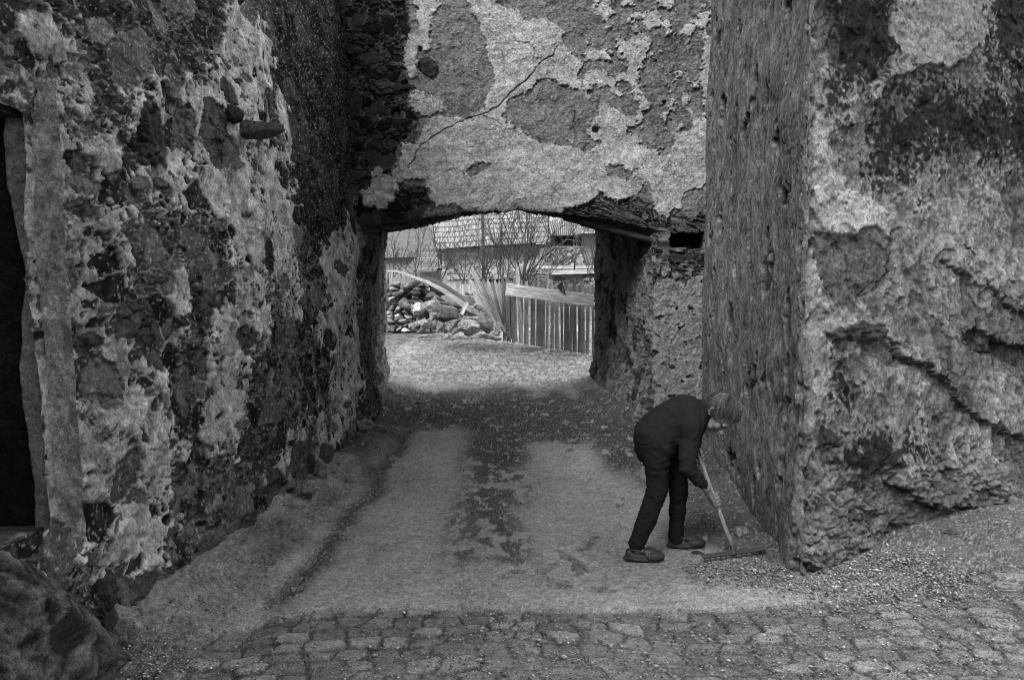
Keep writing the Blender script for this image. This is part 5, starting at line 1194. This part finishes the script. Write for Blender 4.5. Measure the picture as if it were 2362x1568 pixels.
# hands on the handle
toc = Vector((0, -1, 0)); toc = (toc - hd * toc.dot(hd)).normalized(); rgt = hd.cross(toc); rgt = rgt if rgt.x > 0 else -rgt
def hand(wr, yk, side):
    out = []; c = on_handle(yk); p = toc * side; q = rgt
    palm0 = wr; k = [c + p * .031 - q * .014 + hd * (.030 - .020 * i) for i in range(4)]
    for i in range(4): out += chain([(wr + hd * (.010 - .006 * i), .017), (k[i], .0115)])
    out.append(ellip((wr + k[1] + k[2]) / 3, ((k[1] - wr).normalized(), p, hd), (.036, .015, .030)))
    for i, ln in enumerate((.92, 1.0, .95, .8)):
        b = c + hd * (.030 - .021 * i)
        out += chain([(k[i], .0105), (b + (p * .024 + q * .020) * ln, .0095), (b + (-p * .004 + q * .027) * ln, .0085), (b + (-p * .024 + q * .012) * ln, .0075)])
    t0 = wr + (c - wr) * .35 - q * .014
    out += chain([(wr - q * .008 - hd * .008, .015), (c - q * .026 - hd * .008 + p * .012, .0115), (c - q * .020 - hd * .040 + p * .014, .0095), (c - q * .012 - hd * .060 + p * .016, .008)])
    return out
body += hand(WRR, 1150, 1); body += hand(WRL, 1048, -1)
# bare ankles and feet inside the clogs
for (an, hx) in ((R4, 0), (L4, 0)):
    gzv = .035; a0 = Vector((an.x, an.y, an.z)); body += chain([(a0, .03), (Vector((an.x - .005, an.y, .075)), .032), (Vector((an.x + .09, an.y - .01, .045)), .026)])
def wr_skin(co): return .0008 * fbm(co[:, 0] * 160, co[:, 2] * 160 + co[:, 1] * 90, 2, 3)
bo = fuse('body', body, .0044, M['skin'], pe, 3, wr_skin)
# sweater
sw = [ellip(PEL + tn * 0 , TAX, (.125, .172, .142)), ellip(WAI, TAX, (.14, .165, .148)), ellip(CHE, TAX, (.135, .178, .138)), ellip(SHO - td * .02, TAX, (.085, .172, .105)),
      ellip((PEL + WAI) / 2, TAX, (.14, .168, .147)), ellip((WAI + CHE) / 2, TAX, (.14, .168, .146))]
sw += chain([(A_(1600, 950, 4.94), .09), (A_(1628, 954, 4.92), .078), (A_(1638, 957, 4.90), .066)])
sw += chain([(A_(1600, 975, 4.83), .078), (SHR, .076), (SHR + Vector((0, 0, -.08)), .066), (ELR + Vector((0, 0, .05)), .056), (ELR, .055), ((ELR + WRR) / 2, .047), (WRR + (ELR - WRR) * .28, .041), (WRR + (ELR - WRR) * .22, .036)])
sw += chain([(SHL, .07), (ELL_, .055), (WRL, .038)])
sw += chain([(A_(1592, 962, 4.88), .095), (A_(1604, 978, 4.90), .080)])            # chest hanging forward
hemc = A_(1519, 1024, 4.95); sw += [ellip(hemc, TAX, (.095, .172, .125))]
def folds(co):
    x = co[:, 0]; y = co[:, 1]; z = co[:, 2]
    n = fbm(x * 5 + y * 3, z * 5, 3, 900); a = (x - z) * .7; b = (x + z) * .7
    f = .011 * ridged(a * 9 + n * .5 + y * 3, b * 3.2 + y * 2, 3, 901) - .014
    arm = sst(1.045, 1.02, 0 * x + 1.03)
    return f + .004 * n + .0012 * fbm(x * 60, z * 60 + y * 30, 2, 903)
fuse('sweater', sw, .0065, M['sweater'], pe, 3, folds)
# trousers
tr_ = [ellip(A_(1512, 1030, 4.95), TAX, (.13, .163, .132))]
tr_ += chain([(A_(1511, 1040, 4.88), .094), (R1, .086), (A_(1515, 1100, 4.85), .070), (R2, .066), (A_(1502, 1165, 4.835), .061), (R3, .059), (A_(1468, 1253, 4.835), .051)])
tr_ += chain([(A_(1530, 1040, 5.02), .092), (L1, .084), (A_(1562, 1100, 5.06), .068), (L2, .064), (A_(1563, 1165, 5.065), .056), (L3, .054), (A_(1559, 1240, 5.08), .048)])
def folds2(co):
    x = co[:, 0]; y = co[:, 1]; z = co[:, 2]; n = fbm(x * 6 + y * 4, z * 6, 3, 910)
    return .005 * n + .008 * ridged(z * 14 + x * 5 + n, y * 6, 2, 911) - .009 + .0008 * fbm(x * 70, z * 70, 2, 913)
fuse('trousers', tr_, .0065, M['trousers'], pe, 3, folds2)
# clogs
def clog(an, gz_, rot):
    X = Vector((math.cos(rot), math.sin(rot), 0)); Yv = Vector((-math.sin(rot), math.cos(rot), 0)); Z = Vector((0, 0, 1)); c = Vector((an.x + .035, an.y, gz_)); ax = (X, Yv, Z)
    P = lambda a, b, h: c + X * a + Yv * b + Z * h
    parts = [ellip(P(.065, 0, .036), ax, (.075, .050, .036)), ellip(P(.0, 0, .033), ax, (.075, .042, .034)), ellip(P(-.055, 0, .032), ax, (.045, .040, .034)), ellip(P(.045, 0, .055), ax, (.055, .043, .032)),
             ellip(P(.01, 0, .018), ax, (.128, .047, .017)), ellip(P(-.07, 0, .05), ax, (.028, .036, .028))]
    return parts, P, ax
for an, rot, gzz in ((A_(1466, 1258, 4.83), -.10, g1(.78, 4.83) + .012), (A_(1564, 1243, 5.08), -.03, g1(1.08, 5.08) + .014)):
    parts, P, ax = clog(an, gzz, rot); o = fuse('clog', parts, .005, M['clog'], pe, 2, lambda co: .0012 * fbm(co[:, 0] * 40, co[:, 2] * 60, 3, 920))
    pts = [P(-.09, -.0, .065), P(-.06, -.036, .078), P(-.01, -.046, .073), P(.02, -.044, .062)]; tube('strap', [p - pe.location for p in pts], [.006] * 4, 6, M['clog'], None).parent = o
    if rot < -.05:
        e0 = P(.030, -.044, .066); ex = (ax[0] * .96 + Vector((0, 0, -.28))).normalized(); ez = (Vector((0, -.30, .9))).normalized(); V = []; F = []
        def bar(u0, v0, u1, v1):
            o_ = len(V); n_ = ex.cross(ez); n_ = n_ if n_.y < 0 else -n_
            for h in (0, .002):
                for (u, v) in ((u0, v0), (u1, v0), (u1, v1), (u0, v1)): V.append(tuple(e0 + ex * u + ez * v + n_ * (h + .0035) - pe.location))
            F.extend([(o_ + 4, o_ + 5, o_ + 6, o_ + 7), (o_, o_ + 1, o_ + 5, o_ + 4), (o_ + 1, o_ + 2, o_ + 6, o_ + 5), (o_ + 2, o_ + 3, o_ + 7, o_ + 6), (o_ + 3, o_, o_ + 4, o_ + 7)])
        s = .016; w = .0022
        bar(-s, -s * .8, s, -s * .8 + w); bar(-s, s * .8 - w, s, s * .8); bar(-s, -s * .8 + w, -s + w, s * .8 - w); bar(s - w, -s * .8 + w, s, s * .8 - w)
        bar(-.006, -.007, -.0035, .007); bar(-.0035, -.007, .004, -.0048); bar(-.0035, .0048, .004, .007); bar(.004, -.005, .0062, .005)
        me = bpy.data.meshes.new('emblem'); me.from_pydata(V, [], F); me.update(); q = link('emblem', me, M['emblem'], None, False); q.parent = o
# hair: a cap with layered locks flowing from the whorl
rngh = np.random.RandomState(12); VV = []; FF = []; AA = []
wv_ = (hu * .80 - hf * .55 + hr * .10).normalized(); wa = wv_.cross(hr).normalized(); wb = wv_.cross(wa)
def surf(d, k=1.0):
    l = Vector((d.dot(hr), d.dot(hf), d.dot(hu))); r = 1 / math.sqrt((l.x / .083) ** 2 + (l.y / .106) ** 2 + (l.z / .104) ** 2) * HS; return Hp(0, -.012, .018) + d * r * k
def hairline(phi_dir):
    """how far (radians) from the whorl the hair reaches in a direction"""
    fwd = phi_dir.dot(hf); sd_ = abs(phi_dir.dot(hr)); return 1.72 - .10 * sd_ + (-.12 if fwd > 0 else .25)
V0, F0 = ICO[4]; keep = []; idx = {}
capV = []; 
for i, v in enumerate(V0):
    d = Vector(v); ang = math.acos(max(-1, min(1, d.dot(wv_)))); t = d - wv_ * d.dot(wv_); t = t.normalized() if t.length > 1e-4 else wa
    hl = hairline(t); k = 1.02 if ang < hl else .86; capV.append(surf(d, k))
VV = [tuple(p - pe.location) for p in capV]; FF = [tuple(f) for f in F0]; AA = [.025] * len(VV)
for n_ in range(2600):
    ph = rngh.uniform(0, 6.283); t = (wa * math.cos(ph) + wb * math.sin(ph)).normalized(); hl = hairline(t) * rngh.uniform(.86, 1.08)
    a0 = abs(rngh.normal(0, .30)) + (rngh.uniform(0, .8) if rngh.uniform() < .5 else 0); sw_ = rngh.normal(0, .45) + .3; P = []; R = []; n = 8; lift = 1.02 + .10 * rngh.uniform(0, 1) ** 2; rr_ = rngh.uniform(.0006, .0014)
    for i in range(n):
        f = i / (n - 1); a = a0 + (hl - a0) * f; tt = (t * math.cos(sw_ * f) + wv_.cross(t) * math.sin(sw_ * f)).normalized(); d = wv_ * math.cos(a) + tt * math.sin(a)
        P.append(surf(d, lift + .04 * math.sin(f * 3.1) - .02 * (1 - f)) - pe.location); R.append(rr_ * (1 - .75 * abs(f - .35)))
    if hl <= a0 + .2: continue
    v, f_ = tube_data(P, R, 3, False); o_ = len(VV); VV += [tuple(q) for q in v]; FF += [tuple(i + o_ for i in q) for q in f_]
    al = float(np.clip(rngh.lognormal(math.log(.032), .8) * math.exp(.25 * math.sin(ph * 3 + 1) + .3 * math.sin(ph * 13 + 2)), .006, .3)); AA += [al] * len(v)
me = bpy.data.meshes.new('hair'); me.from_pydata(VV, [], FF); me.update(); a = me.attributes.new('alb', 'FLOAT', 'POINT'); a.data.foreach_set('value', np.array(AA, np.float32))
link('hair', me, M['hair'], None).parent = pe
# brows and closed-looking eyes as small dark lids
for s in (1, -1):
    v, f_ = ellip(Hp(s * .030, .080, -.008), HAX, (.011, .006, .0045)); me = bpy.data.meshes.new('eye'); me.from_pydata([tuple(p - pe.location) for p in v], [], f_); me.update(); link('eye', me, M['clog'], None).parent = pe
# rake
rk = empty('rake', (1.35, 4.86, .0)); tag(rk, 'garden rake with worn wooden handle and dark iron head held by the woman', 'rake')
def loc_tube(name, P, R, n, mat, par): 
    o = tube(name, [p - par.location for p in P], R, n, mat, None); o.parent = par; return o
NP = 9; loc_tube('handle', [h0 + (h1 - h0) * (i / (NP - 1)) + Vector((.0016 * math.sin(i * 2.1), .0012 * math.cos(i * 1.7), 0)) for i in range(NP)], [.0140, .0134, .0128, .0132, .0126, .0128, .0124, .0120, .011], 12, M['handle'], rk)
ra, rb = A_(1619, 1283, 4.77), A_(1763, 1264, 4.90); hb = (ra + rb) / 2; bd = (rb - ra).normalized()
bn = (Vector((0, -.55, .84)) - bd * Vector((0, -.55, .84)).dot(bd)).normalized(); bs_ = bd.cross(bn)
V = []; F = []
for i, e in enumerate((ra, rb)):
    for u, w in ((-.015, -.004), (.015, -.004), (.015, .004), (-.015, .004)): V.append(tuple(e + bs_ * u + bn * w - rk.location))
F = [(3, 2, 1, 0), (4, 5, 6, 7)] + [(k, (k + 1) % 4, 4 + (k + 1) % 4, 4 + k) for k in range(4)]
me = bpy.data.meshes.new('rake_head'); me.from_pydata(V, [], F); me.update(); head_ = link('rake_head', me, M['iron'], None, False); head_.parent = rk
for i in range(12):
    p = ra + (rb - ra) * ((i + .5) / 12) - bn * .004; o = loc_tube('tooth', [p, p + Vector((0, -.006, -.028)), p + Vector((0, -.002, -.058))], [.0042, .0038, .002], 6, M['iron'], rk)
loc_tube('socket', [hb + Vector((0, 0, -.004)) + bs_ * 0, hb + (h0 - hb) * .5, h0 + hd * .035], [.014, .019, .0185], 12, M['iron'], rk)
# stones round the feet and the rake
for k, (x, y, rx, ry, al, lb) in enumerate([(1626, 1242, 11, 7, .30, 'pale oval stone between the far clog and the rake'), (1712, 1225, 26, 13, .2, 'flat light stone behind the rake handle by the wall foot'), (1590, 1268, 12, 7, .10, 'dark pebble against the toe of the far clog'),
     (1605, 1276, 16, 8, .05, 'blackish stone in the raked pile before the far clog'), (1622, 1271, 9, 6, .16, 'grey pebble at the left end of the rake head'), (1580, 1262, 8, 6, .13, 'small grey pebble touching the far clog'), (1725, 1212, 14, 8, .18, 'small light stone on top of the flat one by the wall'),
     (2200, 1225, 24, 10, .09, 'dark stone lying below the right wall overhang'), (1890, 1245, 0, 0, 0, '')]):
    if not lb: continue
    g = on_ground(x, y + ry * .6); s = g.y / FOC
    rock_obj('pebble', (g.x, g.y, g.z + ry * s * .4 + .006), (rx * s, rx * s * .7, ry * s), al, 200 + k, 3, .1, lb, None)
for k, (x, y) in enumerate(((1465, 1057), (1370, 1000), (560, 1268))):
    pass
